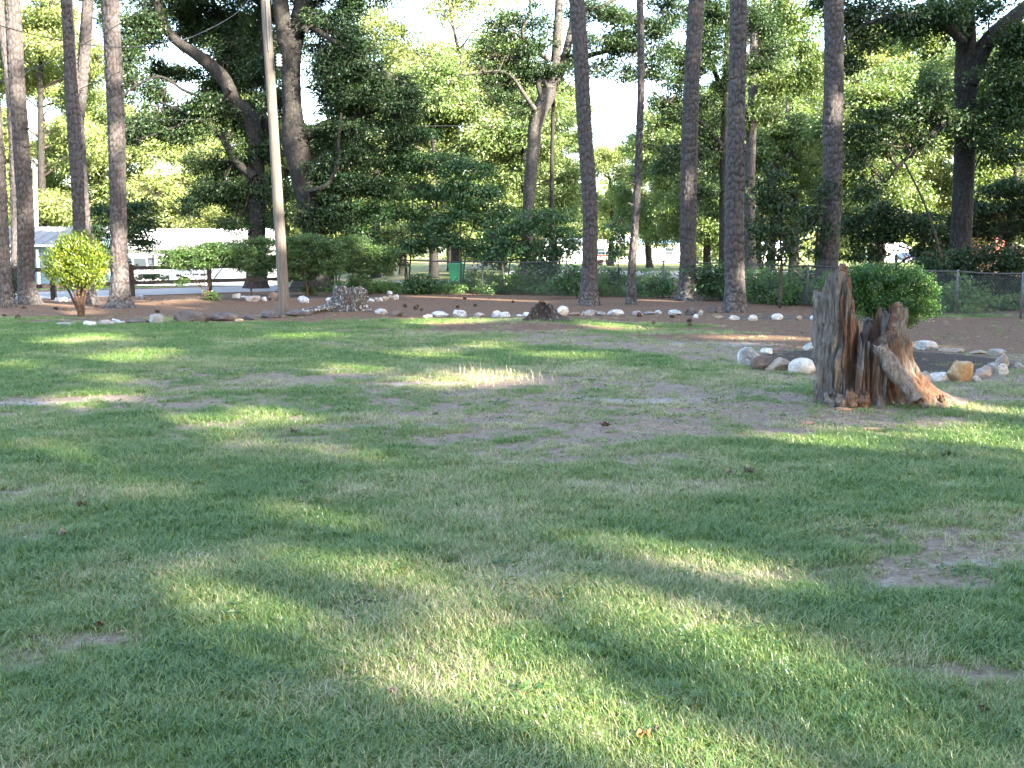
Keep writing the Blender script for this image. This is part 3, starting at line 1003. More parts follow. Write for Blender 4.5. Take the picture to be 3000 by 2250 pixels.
# two trees seen past the right-hand pines
dE = 52.0
rootE, PE, rE = px_tree('broadleaf_tree', 'tree with a wide ribbed grey foot just right of the nearest pine of the row', 'tree', None,
                        [(2200, 826), (2198, 760), (2196, 603), (2198, 470), (2205, 300), (2208, 100)], [62, 36, 32, 30, 26, 22], GREY_BARK, dE, top=14, seed=71, k=32, n=90, plate=(0.12, 0.5), depth=0.03, flare=(0.5, 0.5, 7))
crown_part(rootE, [(2240, 200, 60, 60), (2280, 110, 70, 60), (2320, 200, 70, 60), (2260, 300, 50, 50), (2340, 60, 70, 50), (2380, 140, 50, 60), (2280, 20, 70, 50), (2180, 330, 50, 50), (2380, 260, 40, 50)], dE, MID_LEAF, 710, PE, od=1.5, L=0.18, W=0.1, gap=0.42, gs=1.0)
dF = 62.0
rootF, PF, rF = px_tree('broadleaf_tree', 'twin-stemmed leafy tree between the nearest pine and the ivy pine', 'tree', None,
                        [(2326, 808), (2326, 740), (2328, 650), (2326, 560), (2318, 470), (2310, 380)], [34, 28, 25, 22, 18, 14], GREY_BARK, dF, top=11, seed=73, k=22, n=60, plate=(0.1, 0.3), depth=0.012)
limb(rootF, [at(*p, dF - 0.3) for p in ((2312, 740), (2302, 690), (2296, 620), (2284, 520), (2275, 440))], [0.2, 0.22, 0.19, 0.14, 0.08], 74, GREY_BARK)
crown_part(rootF, [(2300, 400, 50, 60), (2260, 430, 40, 50), (2340, 470, 50, 60), (2280, 500, 50, 50), (2320, 560, 50, 40), (2250, 560, 45, 50), (2350, 380, 40, 40), (2230, 480, 40, 40), (2270, 640, 50, 40), (2350, 620, 30, 40), (2240, 680, 40, 40)], dF, MID_LEAF, 730, PF, od=1.3, L=0.2, W=0.11, gap=0.4, gs=1.0)

# dark oak at the right with a limb forking up and out of the photo
dR = 31.0
rootR, PR, rR = px_tree('oak_tree', 'big dark oak by the right photo edge with a thick limb slanting up right', 'tree', 'big shade oaks along the fence',
                        [(2800, 885), (2806, 800), (2815, 700), (2822, 560), (2827, 420), (2828, 300), (2830, 150), (2826, 0)], [110, 76, 60, 57, 58, 62, 58, 48], OAK_BARK, dR, top=15, seed=81, k=40, n=190, plate=(0.07, 0.3), depth=0.022)
LR1 = [at(*p, dR - 0.1) for p in ((2838, 250), (2862, 180), (2895, 120), (2950, 70), (3010, 20), (3120, -60))]
limb(rootR, LR1, [0.26, 0.27, 0.25, 0.24, 0.22, 0.18], 82, OAK_BARK, 22, 60)
LR2 = [at(*p, dR - 0.8) for p in ((2822, 350), (2760, 370), (2720, 400), (2670, 450), (2630, 490), (2595, 535))]
limb(rootR, LR2, [0.1, 0.09, 0.08, 0.06, 0.045, 0.02], 83, OAK_BARK, 12, 50)
LR3 = [at(*p, dR - 0.6) for p in ((2836, 360), (2880, 320), (2940, 300), (2930, 350), (2900, 400), (2880, 440), (2858, 490))]
limb(rootR, LR3, [0.08, 0.07, 0.06, 0.06, 0.05, 0.04, 0.02], 84, OAK_BARK, 12, 50)
LR4 = [at(*p, dR - 1.2) for p in ((2822, 120), (2740, 60), (2640, 50), (2540, 70), (2480, 110))]
limb(rootR, LR4, [0.13, 0.11, 0.09, 0.07, 0.04], 85, OAK_BARK, 12, 50)
crown_part(rootR, [(2500, 60, 60, 50), (2580, 40, 70, 50), (2680, 30, 80, 45), (2770, 60, 60, 50), (2540, 120, 50, 30), (2640, 100, 60, 30), (2900, 30, 60, 40), (2960, 150, 60, 60), (2920, 230, 60, 50), (2980, 260, 60, 60),
                   (2700, 320, 70, 40), (2640, 360, 50, 40), (2770, 330, 60, 50), (2600, 420, 50, 40), (2680, 420, 50, 30), (2530, 470, 40, 40), (2880, 320, 60, 40), (2960, 350, 60, 40), (2840, 400, 50, 35), (2560, 350, 40, 30), (2500, 380, 35, 40), (2900, 420, 50, 30), (2480, 180, 35, 40), (2520, 560, 40, 30), (2990, 90, 50, 40), (2440, 20, 50, 40), (2820, 30, 40, 40, -1), (2940, 450, 50, 30), (2720, 250, 40, 25)],
           dR - 0.8, OAK_LEAF, 810, np.vstack([LR1, LR2, LR3, LR4]), od=1.6, gap=0.4, gs=0.8)
# leaning dead stem
st = MB()
lp = [at(*Z4(*p), 30.4) for p in ((930, 1270), (890, 1120), (830, 960), (740, 780), (690, 680))]
st.tube(spline(lp, 20), np.linspace(0.045, 0.02, 20), 6)
lb = lp[0].copy(); lb[2] = gz(lb[0], lb[1])
st.tube([lb - [0, 0, 0.05], lp[0]], [0.05, 0.045], 6)
s_o = st.part('sapling', TWIG, None, True)
tag(s_o, 'bare thin stem leaning left across the green background, left of the dark oak', 'sapling')

# ------------------------------------------------------------------ understory saplings and shrubs
def sapling(label, bx, by, depth, stems, blobs, leaf, seed, od=1.2, L=0.13, W=0.075, name='sapling', cat='sapling', group=None, r0=0.035, dz=1.2, **kw):
    d = depth or ground_at(bx, by)[1]
    p = at(bx, by, d)
    b = np.array([p[0], d, gz(p[0], d)])
    root = thing(name, label, cat, b, group)
    hubs = []
    for i, sp_ in enumerate(stems):
        P = [b + [0.02 * i, 0, -0.05]] + [at(x, y, d + 0.05 * i) for x, y in sp_]
        m = MB()
        C = spline(P, 16)
        m.tube(C, np.linspace(r0, r0 * 0.35, 16), 7)
        m.part('stem', TWIG if name != 'shrub' else STEM, root, True)
        hubs.append(C[4:])
    crown_part(root, blobs, d, leaf, seed, np.vstack(hubs), od, L, W, dz, **kw)
    return root


GU = 'leafy understory saplings behind the wire fence'
sk = dict(gap=0.36, gs=0.7, flat=0.25, spray=0.36)
sapling('dark leafy sapling hugging the foot of the forked oak', 985, 840, 39.4, [[(985, 700), (975, 560)], [(1010, 720), (1030, 600)]],
        [(960, 640, 50, 35), (1020, 600, 60, 30), (980, 560, 50, 28), (1040, 680, 55, 28), (950, 710, 45, 25), (1030, 520, 50, 25)], DOGWOOD_LEAF, 901, group=GU, **sk)
sapling('tall dark sapling with a straight dark stem behind the left end of the wire mesh', 1196, 846, 40, [[(1206, 700), (1208, 560), (1200, 440)], [(1180, 700), (1150, 560)]],
        [(1200, 460, 70, 35), (1140, 480, 55, 30), (1250, 480, 55, 28), (1120, 560, 60, 30), (1200, 550, 80, 35), (1270, 560, 50, 28), (1140, 640, 60, 30), (1220, 640, 70, 32), (1100, 700, 55, 28), (1190, 720, 70, 30), (1270, 700, 50, 30), (1080, 620, 40, 28), (1130, 770, 50, 25), (1240, 400, 40, 22)], DOGWOOD_LEAF, 902, group=GU, od=1.35, **sk)
sapling('layered sapling right of the straight dark stem, behind the wire mesh', 1350, 848, 39, [[(1350, 700), (1340, 560), (1330, 470)], [(1370, 720), (1410, 600)]],
        [(1330, 480, 60, 28), (1390, 500, 55, 25), (1310, 550, 60, 28), (1380, 570, 70, 30), (1440, 560, 50, 26), (1330, 630, 65, 30), (1410, 650, 60, 30), (1470, 620, 40, 28), (1340, 720, 60, 28), (1420, 730, 50, 30), (1480, 700, 40, 30), (1300, 690, 40, 30)], DOGWOOD_LEAF, 903, group=GU, od=1.3, **sk)
sapling('leafy sapling round the foot of the twisted grey-barked tree', 1480, 856, 37.5, [[(1470, 760), (1455, 650)], [(1500, 740), (1530, 660)]],
        [(1450, 690, 50, 25), (1520, 670, 50, 25), (1490, 740, 60, 28), (1430, 760, 45, 24), (1550, 720, 40, 25), (1570, 780, 40, 25)], DOGWOOD_LEAF, 904, group=GU, **sk)
sapling('bushy sapling between the twisted tree and the thick leaning pine', 1625, 858, 37, [[(1620, 760), (1610, 640)], [(1640, 760), (1650, 680)]],
        [(1620, 640, 50, 25), (1600, 690, 45, 25), (1650, 690, 45, 24), (1590, 740, 40, 25), (1640, 750, 45, 28), (1560, 640, 35, 24), (1675, 720, 25, 25), (1600, 800, 40, 25)], DOGWOOD_LEAF, 905, group=GU, **sk)
sapling('slim young tree with drooping leaves between the leaning pine and the thin pine', 1812, 858, 36, [[(1812, 780), (1808, 700), (1812, 640)]],
        [(1800, 660, 35, 22), (1822, 700, 30, 20), (1805, 740, 25, 20), (1800, 800, 30, 18), (1825, 815, 25, 20)], DOGWOOD_LEAF, 906, r0=0.02, od=1.2, gap=0.3, gs=0.5, droop=0.5)
sapling('low shrubby sapling between the stout pine and the nearest pine', 2086, 878, 31.5, [[(2080, 830), (2070, 790)], [(2095, 830), (2105, 790)]],
        [(2075, 800, 35, 18), (2105, 820, 32, 20), (2080, 840, 38, 18), (2060, 830, 22, 15), (2100, 780, 28, 15), (2030, 800, 26, 16), (2050, 850, 30, 14), (2110, 850, 28, 14)], DOGWOOD_LEAF, 907, r0=0.018, od=1.1, gap=0.3, gs=0.4)
sapling('pale-stemmed sapling with drooping dark leaves left of the ivy pine', 2285, 903, None, [[(2286, 830), (2290, 760), (2280, 640), (2265, 500)]],
        [(2262, 520, 40, 40), (2240, 580, 40, 30), (2290, 600, 45, 35), (2230, 650, 35, 30), (2280, 690, 55, 35), (2240, 730, 35, 22), (2300, 740, 30, 24)], DARK_LEAF, 908, r0=0.045, od=1.2, droop=0.5, gap=0.35, gs=0.5)
sapling('thin shrub of light green leaves by the fence right of the pale-stemmed sapling', 2350, 885, 30.2, [[(2350, 830), (2340, 800)], [(2362, 840), (2364, 780)]],
        [(2350, 820, 30, 18), (2330, 850, 30, 16), (2365, 800, 24, 14)], DOGWOOD_LEAF, 909, r0=0.015, od=0.9, gap=0.3, gs=0.4)
sapling('small dark tree spreading in tiers behind the pine with the flared foot', 330, 838, 46, [[(335, 740), (360, 660)], [(325, 740), (300, 650)]],
        [(300, 620, 45, 22), (390, 620, 50, 22), (420, 660, 50, 22), (290, 680, 45, 24), (380, 700, 50, 24), (440, 720, 40, 18), (300, 740, 40, 25), (350, 640, 45, 25), (330, 780, 45, 30), (410, 600, 35, 18)], DARK_LEAF, 910, od=1.5, L=0.15, **sk)
sapling('dense dark shrub growing over the wire fence by the dark right oak', 2860, 900, 27.2, [[(2850, 840), (2830, 780)], [(2880, 840), (2910, 780)]],
        [(2830, 760, 50, 28), (2900, 750, 55, 28), (2960, 780, 45, 30), (2860, 800, 60, 30), (2930, 830, 50, 30), (2820, 840, 45, 30), (2880, 860, 45, 25), (2800, 790, 30, 30), (2990, 840, 40, 35), (2760, 840, 35, 40), (2740, 780, 40, 30), (2700, 850, 40, 30), (2940, 880, 50, 25), (2790, 880, 45, 25), (2990, 760, 40, 30)], DARK_LEAF, 911, od=1.9, L=0.1, W=0.06, gap=0.3, gs=0.5)
sapling('broad dark leafy tree hanging low at the right edge above the fence', 2960, 870, 34, [[(2955, 760), (2940, 640)], [(2980, 740), (3010, 620)]],
        [(2900, 620, 70, 30), (2980, 600, 70, 32), (2860, 670, 60, 26), (2950, 680, 70, 28), (3020, 660, 50, 35), (2800, 640, 50, 25), (2740, 690, 50, 25), (2780, 720, 50, 22), (2900, 680, 40, 14), (2700, 640, 45, 24), (2990, 540, 50, 26), (2900, 560, 50, 22)], DARK_LEAF, 912, od=1.7, **sk)
sapling('leafy young tree between the ivy pine and the dark right oak', 2610, 880, 33, [[(2600, 780), (2560, 640)], [(2620, 780), (2650, 660)]],
        [(2520, 640, 50, 28), (2580, 620, 50, 28), (2640, 650, 50, 28), (2540, 700, 55, 26), (2610, 690, 50, 22), (2690, 690, 45, 22), (2500, 740, 40, 25), (2720, 740, 40, 25), (2570, 750, 35, 18), (2700, 660, 45, 24), (2600, 660, 50, 22), (2480, 680, 40, 24), (2730, 790, 34, 24)], DARK_LEAF, 913, od=1.5, **sk)
sapling('small green shrub low between the left-edge pine and the thick pine', 40, 876, 32.5, [[(36, 830), (30, 800)], [(44, 830), (50, 805)]],
        [(35, 820, 22, 25), (45, 850, 22, 22), (30, 795, 18, 15)], DARK_LEAF, 914, r0=0.015, od=1.2, L=0.08, W=0.05, gap=0.25, gs=0.3)


def shrub(label, bx, by, stems, blobs, leaf, seed, od, L, W, r0, dz, depth=None, cat='shrub', **kw):
    return sapling(label, bx, by, depth, stems, blobs, leaf, seed, od, L, W, name='shrub', cat=cat, r0=r0, dz=dz, **kw)


sapling('leafy shrub growing through the fence right of the twisted tree foot', 1690, 872, 33.2, [[(1690, 830), (1680, 790)], [(1700, 830), (1710, 800)]],
        [(1680, 800, 30, 18), (1670, 840, 34, 18), (1640, 825, 30, 18)], DOGWOOD_LEAF, 915, r0=0.015, od=1.1, gap=0.3, gs=0.4)
sapling('low leafy shrub at the fence foot between thin pine and stout pine', 1925, 872, 33.4, [[(1920, 840), (1910, 815)], [(1935, 840), (1945, 810)]],
        [(1910, 838, 30, 15), (1945, 830, 28, 16), (1890, 850, 28, 10)], DOGWOOD_LEAF, 916, r0=0.012, od=1.0, gap=0.35, gs=0.4)
sapling('thin leafy whips along the fence right of the nearest pine', 2215, 892, 29.5, [[(2212, 850), (2205, 800)], [(2225, 850), (2232, 790)]],
        [(2205, 815, 24, 18), (2232, 800, 24, 18), (2220, 850, 30, 16)], DOGWOOD_LEAF, 917, r0=0.012, od=1.0, gap=0.35, gs=0.4)
sapling('dark shrubs before the porch of the low white house', 440, 826, 54, [[(435, 815), (430, 805)], [(450, 815), (455, 805)]],
        [(425, 812, 24, 12), (455, 810, 26, 12), (485, 816, 18, 9), (400, 818, 18, 9)], DARK_LEAF, 918, r0=0.02, od=1.4, L=0.1, W=0.06, gap=0.25, gs=0.4)

# clipped yellow-green conifer
d1 = ground_at(233, 928)[1]
shrub('rounded yellow-green clipped conifer on several bare stems at the left', 233, 928,
      [[(226, 880), (208, 840), (170, 780)], [(231, 860), (225, 790)], [(240, 875), (252, 835), (282, 770)], [(222, 895), (200, 850), (160, 800)], [(245, 890), (255, 850), (268, 810)], [(236, 880), (240, 830)]],
      [(222, 740, 52, 34), (180, 755, 36, 34), (265, 755, 40, 36), (285, 790, 28, 34), (155, 790, 26, 26), (205, 790, 45, 30), (250, 795, 40, 32), (222, 820, 36, 20), (190, 825, 22, 16), (270, 815, 28, 22), (230, 715, 32, 15), (295, 770, 18, 22)],
      THUJA_LEAF, 921, 2.6, 0.10, 0.026, 0.042, 0.42, spray=0.10, per=18, flat=1.7, up=-0.2, gap=0.46, gs=0.17, tw=0.005, droop=-1.3, grow=1.0)
# azaleas
ak = dict(spray=0.14, per=14, flat=0.4, gap=0.3, gs=0.25, tw=0.005, grow=1.2)
GA = 'spreading azaleas along the fence'
shrub('spreading azalea on a mulch mound, its left side sunlit yellow-green', 603, 886,
      [[(590, 840), (560, 800), (530, 770)], [(600, 830), (600, 780)], [(610, 830), (625, 785)], [(596, 850), (575, 830), (548, 815)], [(612, 840), (640, 800), (670, 765)]],
      [(520, 745, 45, 18), (560, 760, 55, 20), (610, 745, 55, 20), (660, 745, 50, 20), (545, 780, 30, 9), (640, 720, 45, 12), (700, 740, 40, 16), (500, 770, 34, 14), (585, 728, 50, 14), (690, 765, 40, 16), (600, 772, 60, 12), (535, 825, 15, 12)],
      AZALEA_LEAF, 931, 1.9, 0.07, 0.032, 0.022, 0.7, group=GA, **ak)
shrub('small leafy shoot at the foot of the sunlit azalea', 620, 890, [[(620, 870)], [(626, 872)]], [(618, 872, 16, 15)], AZALEA_LEAF, 932, 1.8, 0.06, 0.03, 0.01, 0.2, **ak)
shrub('dark green azalea directly left of the wooden pole', 735, 866,
      [[(735, 820), (725, 780)], [(740, 820), (760, 770)], [(728, 830), (700, 790)]],
      [(720, 745, 45, 22), (770, 740, 45, 24), (700, 770, 40, 18), (760, 790, 40, 16), (800, 760, 25, 25), (720, 715, 40, 15), (780, 710, 35, 15)],
      AZALEA_LEAF, 933, 1.9, 0.07, 0.032, 0.02, 0.7, group=GA, **ak)
shrub('widest dark azalea just right of the wooden pole', 900, 868,
      [[(895, 820), (870, 780)], [(900, 815), (905, 770)], [(908, 820), (940, 780)], [(890, 830), (850, 800)]],
      [(870, 740, 50, 24), (930, 720, 55, 22), (860, 780, 42, 20), (920, 770, 55, 22), (970, 750, 45, 22), (880, 805, 40, 14), (960, 790, 40, 16), (900, 700, 45, 12), (850, 715, 30, 15)],
      AZALEA_LEAF, 934, 2.0, 0.07, 0.032, 0.02, 0.8, group=GA, **ak)
shrub('dark azalea behind the low grey stump, its twigs reaching right', 1030, 862,
      [[(1030, 820), (1010, 780)], [(1040, 815), (1060, 770)], [(1050, 835), (1085, 815)]],
      [(1000, 730, 45, 20), (1060, 735, 50, 22), (1100, 760, 45, 20), (1010, 775, 45, 20), (1070, 785, 50, 18), (1120, 790, 35, 16), (1040, 705, 40, 12), (1140, 740, 30, 16)],
      AZALEA_LEAF, 935, 1.9, 0.07, 0.032, 0.02, 0.8, group=GA, **ak)
shrub('small round dark shrub right behind the low grey stump', 1053, 864, [[(1050, 850)], [(1060, 848)], [(1074, 840), (1084, 832)]], [(1050, 836, 26, 16), (1062, 822, 22, 14), (1040, 822, 18, 12), (1050, 850, 22, 10)], AZALEA_LEAF, 936, 2.0, 0.07, 0.03, 0.012, 0.35, **ak)
shrub('tuft of green leaves low on the mulch between pole and forked oak', 905, 866, [[(905, 850)], [(912, 852)]], [(905, 848, 18, 10), (915, 855, 12, 8)], AZALEA_LEAF, 937, 1.6, 0.07, 0.03, 0.01, 0.25, **ak)
shrub('dark leafy clump at the fence foot left of the first mesh panel post', 1230, 862, [[(1230, 845)], [(1245, 840)], [(1215, 842)]], [(1215, 835, 30, 18), (1255, 838, 30, 18), (1235, 820, 28, 16), (1235, 850, 40, 12)], DOGWOOD_LEAF, 938, 1.5, 0.09, 0.05, 0.012, 0.5, **ak)
# dense bush in the stone ring behind the tall stump
shrub('dense rounded green bush in the stone ring behind the tall stump', 2590, 1030,
      [[(2585, 980), (2570, 940)], [(2595, 980), (2600, 930)], [(2600, 985), (2625, 940)], [(2580, 990), (2550, 950)], [(2606, 990), (2650, 945)]],
      [(2520, 820, 50, 45), (2580, 800, 60, 35), (2640, 815, 55, 40), (2690, 850, 42, 45), (2530, 880, 55, 45), (2600, 880, 60, 50), (2660, 900, 50, 35), (2570, 930, 45, 26), (2630, 935, 38, 22), (2480, 850, 28, 40), (2700, 900, 35, 28), (2440, 830, 24, 30)],
      BOX_LEAF, 941, 2.6, 0.036, 0.02, 0.016, 0.55, depth=14.6, spray=0.075, per=16, flat=0.8, gap=0.36, gs=0.2, grow=1.0, tw=0.003, cat='bush')

# ------------------------------------------------------------------ trees and woods beyond the road
def proto_tree(seed, H, crown_r, z0, leaf, L=0.22, W=0.12, od=1.9, nb=36, bark=OAK_BARK):
    g = np.random.default_rng(seed)
    f = Foliage(seed)
    P = [np.array([0, 0, -0.2]), np.array([g.normal() * 0.1, 0, H * 0.25]), np.array([g.normal() * 0.3, g.normal() * 0.3, H * 0.55]), np.array([g.normal() * 0.4, g.normal() * 0.4, H * 0.9])]
    V, F, gr = bark_tube(P, [0.34, 0.28, 0.2, 0.05], 16, 40, seed, (0.1, 0.3), 0.02, (0.4, 0.4, 5))
    tm = mesh_from('trunk', V, F, (bark,))
    tm.attributes.new('groove', 'FLOAT', 'POINT').data.foreach_set('value', gr.astype(np.float32))
    T = spline(P, 30)
    for i in range(nb):
        u = g.uniform(0, 1) ** 0.8
        z = z0 + (H - z0) * u
        prof = math.sin(math.pi * (0.15 + 0.8 * u)) ** 0.7
        a = g.uniform(0, 2 * math.pi)
        r = crown_r * prof * g.uniform(0.35, 1.0)
        c = np.array([math.cos(a) * r, math.sin(a) * r, z])
        h = T[np.argmin(np.abs(T[:, 2] - max(z0 * 0.7, z - 0.45 * r)))]
        f.branch([h, (h + c) / 2 + [0, 0, 0.2], c], 0.07, 0.02, 4, 6)
        s = g.uniform(0.75, 1.35)
        f.blob(c, (s * 1.5, s * 1.5, s), od, L, W, 0.55, 14, 0.5, 0.5, 0.4, 1.1, tw=0.012)
    return tm, f.mesh('crown', leaf, TWIG)


PROTO = [proto_tree(1, 17, 4.6, 3.2, PALE_LEAF), proto_tree(2, 20, 5.0, 4.0, PALE_LEAF), proto_tree(3, 14, 4.6, 1.8, MID_LEAF), proto_tree(4, 18, 4.2, 3.5, MID_LEAF),
         proto_tree(5, 12, 4.8, 1.2, PALE_LEAF, nb=24), proto_tree(6, 20, 4.2, 7.0, PALE_LEAF, od=0.55, nb=30)]


def far_tree(label, px, d, kind, sc, rz, group='sunlit trees beyond the road'):
    x = at(px, 700, d)[0]
    root = thing('broadleaf_tree', label, 'tree', (x, d, gz(x, d)), group, rz)
    root.scale = (sc, sc, sc)
    link('trunk', PROTO[kind][0], root)
    link('crown', PROTO[kind][1], root)


for i, a in enumerate((
        ('pale sunlit tree at the left photo edge beyond the blue house', -30, 74, 0, 1.0),
        ('tall pale tree rising behind the roof of the blue house', 150, 84, 1, 1.0),
        ('bushy light-green tree over the blue house, left of the flared pine', 265, 76, 2, 0.95),
        ('bright tree filling the gap right of the flared pine', 420, 82, 4, 1.05),
        ('pale bright tree over the white metal roof', 560, 78, 4, 1.0),
        ('sunlit tree behind the trunk of the limb-heavy oak', 690, 90, 0, 0.95),
        ('light tree seen between the pole and the forked oak', 835, 80, 4, 0.95),
        ('bright tree behind the dark sapling with the straight stem', 1040, 86, 3, 0.85),
        ('pale yellow-green tree topping out under the white sky gap', 1180, 76, 0, 0.93),
        ('pale feathery tree left of the twisted grey-barked tree', 1320, 82, 1, 0.86),
        ('light-green tree behind the twisted grey-barked tree', 1470, 88, 3, 1.05),
        ('pale tree between the slim dark trunk and the leaning pine', 1625, 80, 3, 0.78),
        ('rounded pale tree low in the bright sky gap', 1790, 112, 4, 1.0),
        ('rounded sunlit tree behind the thin bowed pine', 1905, 98, 2, 0.98),
        ('bright tree behind the stout pine of the row', 2010, 84, 2, 0.95),
        ('light tree behind the crooked-limbed oak', 2130, 92, 3, 0.9),
        ('yellow-green tree above the twin-stemmed tree', 2260, 86, 3, 1.1),
        ('tall sunlit tree just left of the ivy pine', 2400, 96, 3, 1.05),
        ('pale bright tree between the ivy pine and the dark right oak', 2560, 74, 0, 1.0),
        ('feathery pale tree close left of the dark right oak', 2700, 66, 3, 0.85),
        ('grey-green tree behind the dark right oak', 2830, 76, 2, 1.1),
        ('soft grey-green tree at the right photo edge', 2960, 60, 2, 1.0),
        ('tall airy tree whose thin top breaks the white sky left of centre', 1100, 72, 5, 0.9),
        ('tall airy tree left of the twisted grey-barked tree, its top in the white sky', 1335, 68, 5, 0.97),
        ('tall pale tree between the thick pine and the forked pine', 130, 70, 1, 1.0),
        ('green leafy tree behind the layered sapling and the wire mesh', 1270, 60, 2, 0.85),
        ('mid-green tree just behind the slim dark trunk', 1560, 62, 2, 0.8),
        ('low green tree right of the stout pine, beyond the fence', 2075, 64, 2, 0.75),
        ('full green tree behind the pale-stemmed sapling', 2225, 70, 2, 0.95),
        ('green tree low behind the crossing bare branches', 2575, 58, 2, 0.8),
        ('pale tree beyond the right photo edge, its crown leaning in', 3120, 72, 0, 1.0))):
    far_tree(*a, rz=i * 1.7)
fw = Foliage(888)
for i in range(120):
    px = fw.g.uniform(-500, 3500)
    d = fw.g.uniform(165, 215)
    z = fw.g.uniform(0.5, 11)
    p = at(px, HORIZON, d)
    fw.blob((p[0], p[1], z), (7.5, 4, 3.2), 1.1, 1.0, 0.6, 1.6, 12, 0.6, 0.5, 0.3, 3.0, tw=0.05)
tag(link('distant_woods', fw.mesh('distant_woods', PALE_LEAF, TWIG)), 'pale line of woods closing the view far beyond the houses', 'woods', kind='stuff')

# tall trees behind the camera and to its right: they give the yard its evening shade
SH = SUN[:2] / np.linalg.norm(SUN[:2])
SL = np.array([-SH[1], SH[0]])
# gaps in those crowns, given by where the sun that comes through them falls: (x, y, half width, half height) on the ground
GAPS = [(875, 1632, 95, 26), (1000, 1680, 90, 14), (1280, 1735, 90, 34), (1150, 1950, 135, 50), (1330, 1850, 80, 32), (880, 1480, 105, 30), (670, 1715, 150, 30), (250, 993, 95, 16), (350, 1045, 110, 24), (40, 1072, 55, 18), (270, 1168, 130, 22), (710, 1228, 190, 26),
        (2900, 1280, 130, 75), (2980, 1340, 90, 60), (2520, 1292, 260, 22), (2180, 1715, 120, 26), (2000, 1620, 110, 26), (1750, 1580, 150, 14), (2400, 2105, 210, 60), (1640, 2060, 150, 40), (1560, 1900, 70, 26),
        (1426, 1011, 80, 11), (1205, 1042, 110, 12), (1400, 1112, 190, 26), (1320, 943, 160, 9), (1800, 960, 140, 12), (2230, 990, 180, 9), (2150, 1012, 140, 6), (510, 888, 90, 5), (220, 915, 90, 7), (2050, 1850, 160, 22), (1900, 2180, 200, 40), (2750, 1200, 90, 20)]
GAPS += [(1800, 2120, 150, 35), (2050, 2230, 150, 30), (620, 1290, 120, 12), (1100, 1330, 130, 10), (120, 1320, 90, 10), (420, 1390, 80, 9), (1680, 1700, 140, 18), 
         (760, 1820, 70, 14), (2300, 1950, 110, 16), (900, 985, 120, 8), (1650, 1040, 140, 8), (330, 1110, 100, 8), (1000, 1085, 110, 9), (2700, 1010, 150, 6)]
GAPS = [(*ground_at(q, w_)[:2], c * ground_at(q, w_)[1] / FPX + 0.16, d * ground_at(q, w_)[1] ** 2 / (CAM_H * FPX) + 0.24) for q, w_, c, d in GAPS]
# and on upright things: (x, y, depth, radius in metres)
SPOTS = [(805, 450, 24.5, 0.45), (795, 330, 24.5, 0.4), (815, 560, 24.5, 0.4), (825, 700, 24.5, .15), (343, 380, 27, 0.22), (352, 700, 27, 0.35), (352, 790, 27, 0.4), (240, 200, 29.8, 0.4), (250, 640, 29.8, .2), (2020, 540, 31, 0.35), (2024, 850, 31, 0.35), (1868, 240, 29, 0.3), (1855, 700, 29, 0.5), (1860, 560, 29, .3),
         (2168, 820, 26, 0.22), (2445, 310, 29, 0.3), (2770, 1185, 9.6, 0.32), (2690, 1160, 9.6, 0.2), (190, 770, d1, 0.42), (280, 750, d1, .25), (540, 755, AZ[1], 0.65), (465, 60, 41, 0.6), (50, 700, 35, 0.6), (2240, 150, 48, 2.2), (2640, 480, 60, 5), (2600, 250, 66, 6), (2760, 700, 60, 4), (2300, 480, 60, 3), (2050, 780, 90, 6), (2700, 880, 14.6, .25), (730, 740, 60, 5), (1500, 150, 42, .8), (1900, 120, 42, 1.2), (1000, 130, 39, .8), (2700, 380, 30, .8), (500, 170, 41, .9)]
gC = np.random.default_rng(4242)


def lit(P):
    """True where a leaf would stand in one of the gaps"""
    t = P[:, 2] / SUN[2]
    G = P - SUN[None] * t[:, None]
    gx_, gy_ = G[:, 0], G[:, 1]
    m = np.zeros(len(P), bool)
    w = 0.55 + 0.95 * fbm(G[:, 0] * 1.7, G[:, 1] * 1.3, 0, 71, 3)
    w = w * gC.uniform(0.8, 1.1, len(P))
    for a, b, c, d in GAPS:
        m |= ((gx_ - a) / c) ** 2 + ((gy_ - b) / d) ** 2 < w ** 2
    for a, b, dd, r in SPOTS:
        T = at(a, b, dd)
        D = P - T
        k = D @ SUN
        m |= (np.linalg.norm(D - k[:, None] * SUN[None], axis=1) < r + 0.22) & (k > 0)
    return m


SHADE_LEAF = mat_leaf('tall_tree_leaf', (0.03, 0.06, 0.02), (0.05, 0.09, 0.03), (0.08, 0.12, 0.04), 0.12)
for i in range(27):
    row = i % 3
    along = 19 + 7 * row + gC.uniform(-1, 1)
    lat = -32 + 3.25 * i + gC.uniform(-1, 1)
    p = SH * along + SL * lat
    H = gC.uniform(25, 29)
    root = thing('shade_tree', 'tall tree behind the camera whose crown shades the lawn', 'tree', (p[0], p[1], 0), 'tall trees behind the camera')
    trunk_part(root, [(p[0], p[1], -0.2), (p[0] + 0.2, p[1], H * 0.5), (p[0], p[1] + 0.3, H)], [0.4, 0.28, 0.06], OAK_BARK, 12, 40, 600 + i, flare=(0.4, 0.4, 5))
    n = 7000
    U = rnd_unit(gC, n) * (gC.uniform(0, 1, n) ** 0.4)[:, None]
    zc = H * 0.56
    C = np.array([p[0], p[1], zc]) + U * np.array([6.4, 6.4, H * 0.47])
    f = noise3(C[:, 0] / 1.6, C[:, 1] / 1.6, C[:, 2] / 1.6, 90 + i)
    C = C[(f > 0.28) & (C[:, 2] > 1.2)]
    C = C[~lit(C)]
    V, F = leaf_quads(gC, C, 0.62, 0.42, 0.2)
    link('crown', mesh_from('crown', V - np.array([p[0], p[1], 0]), F, (SHADE_LEAF,), smooth=False), root)

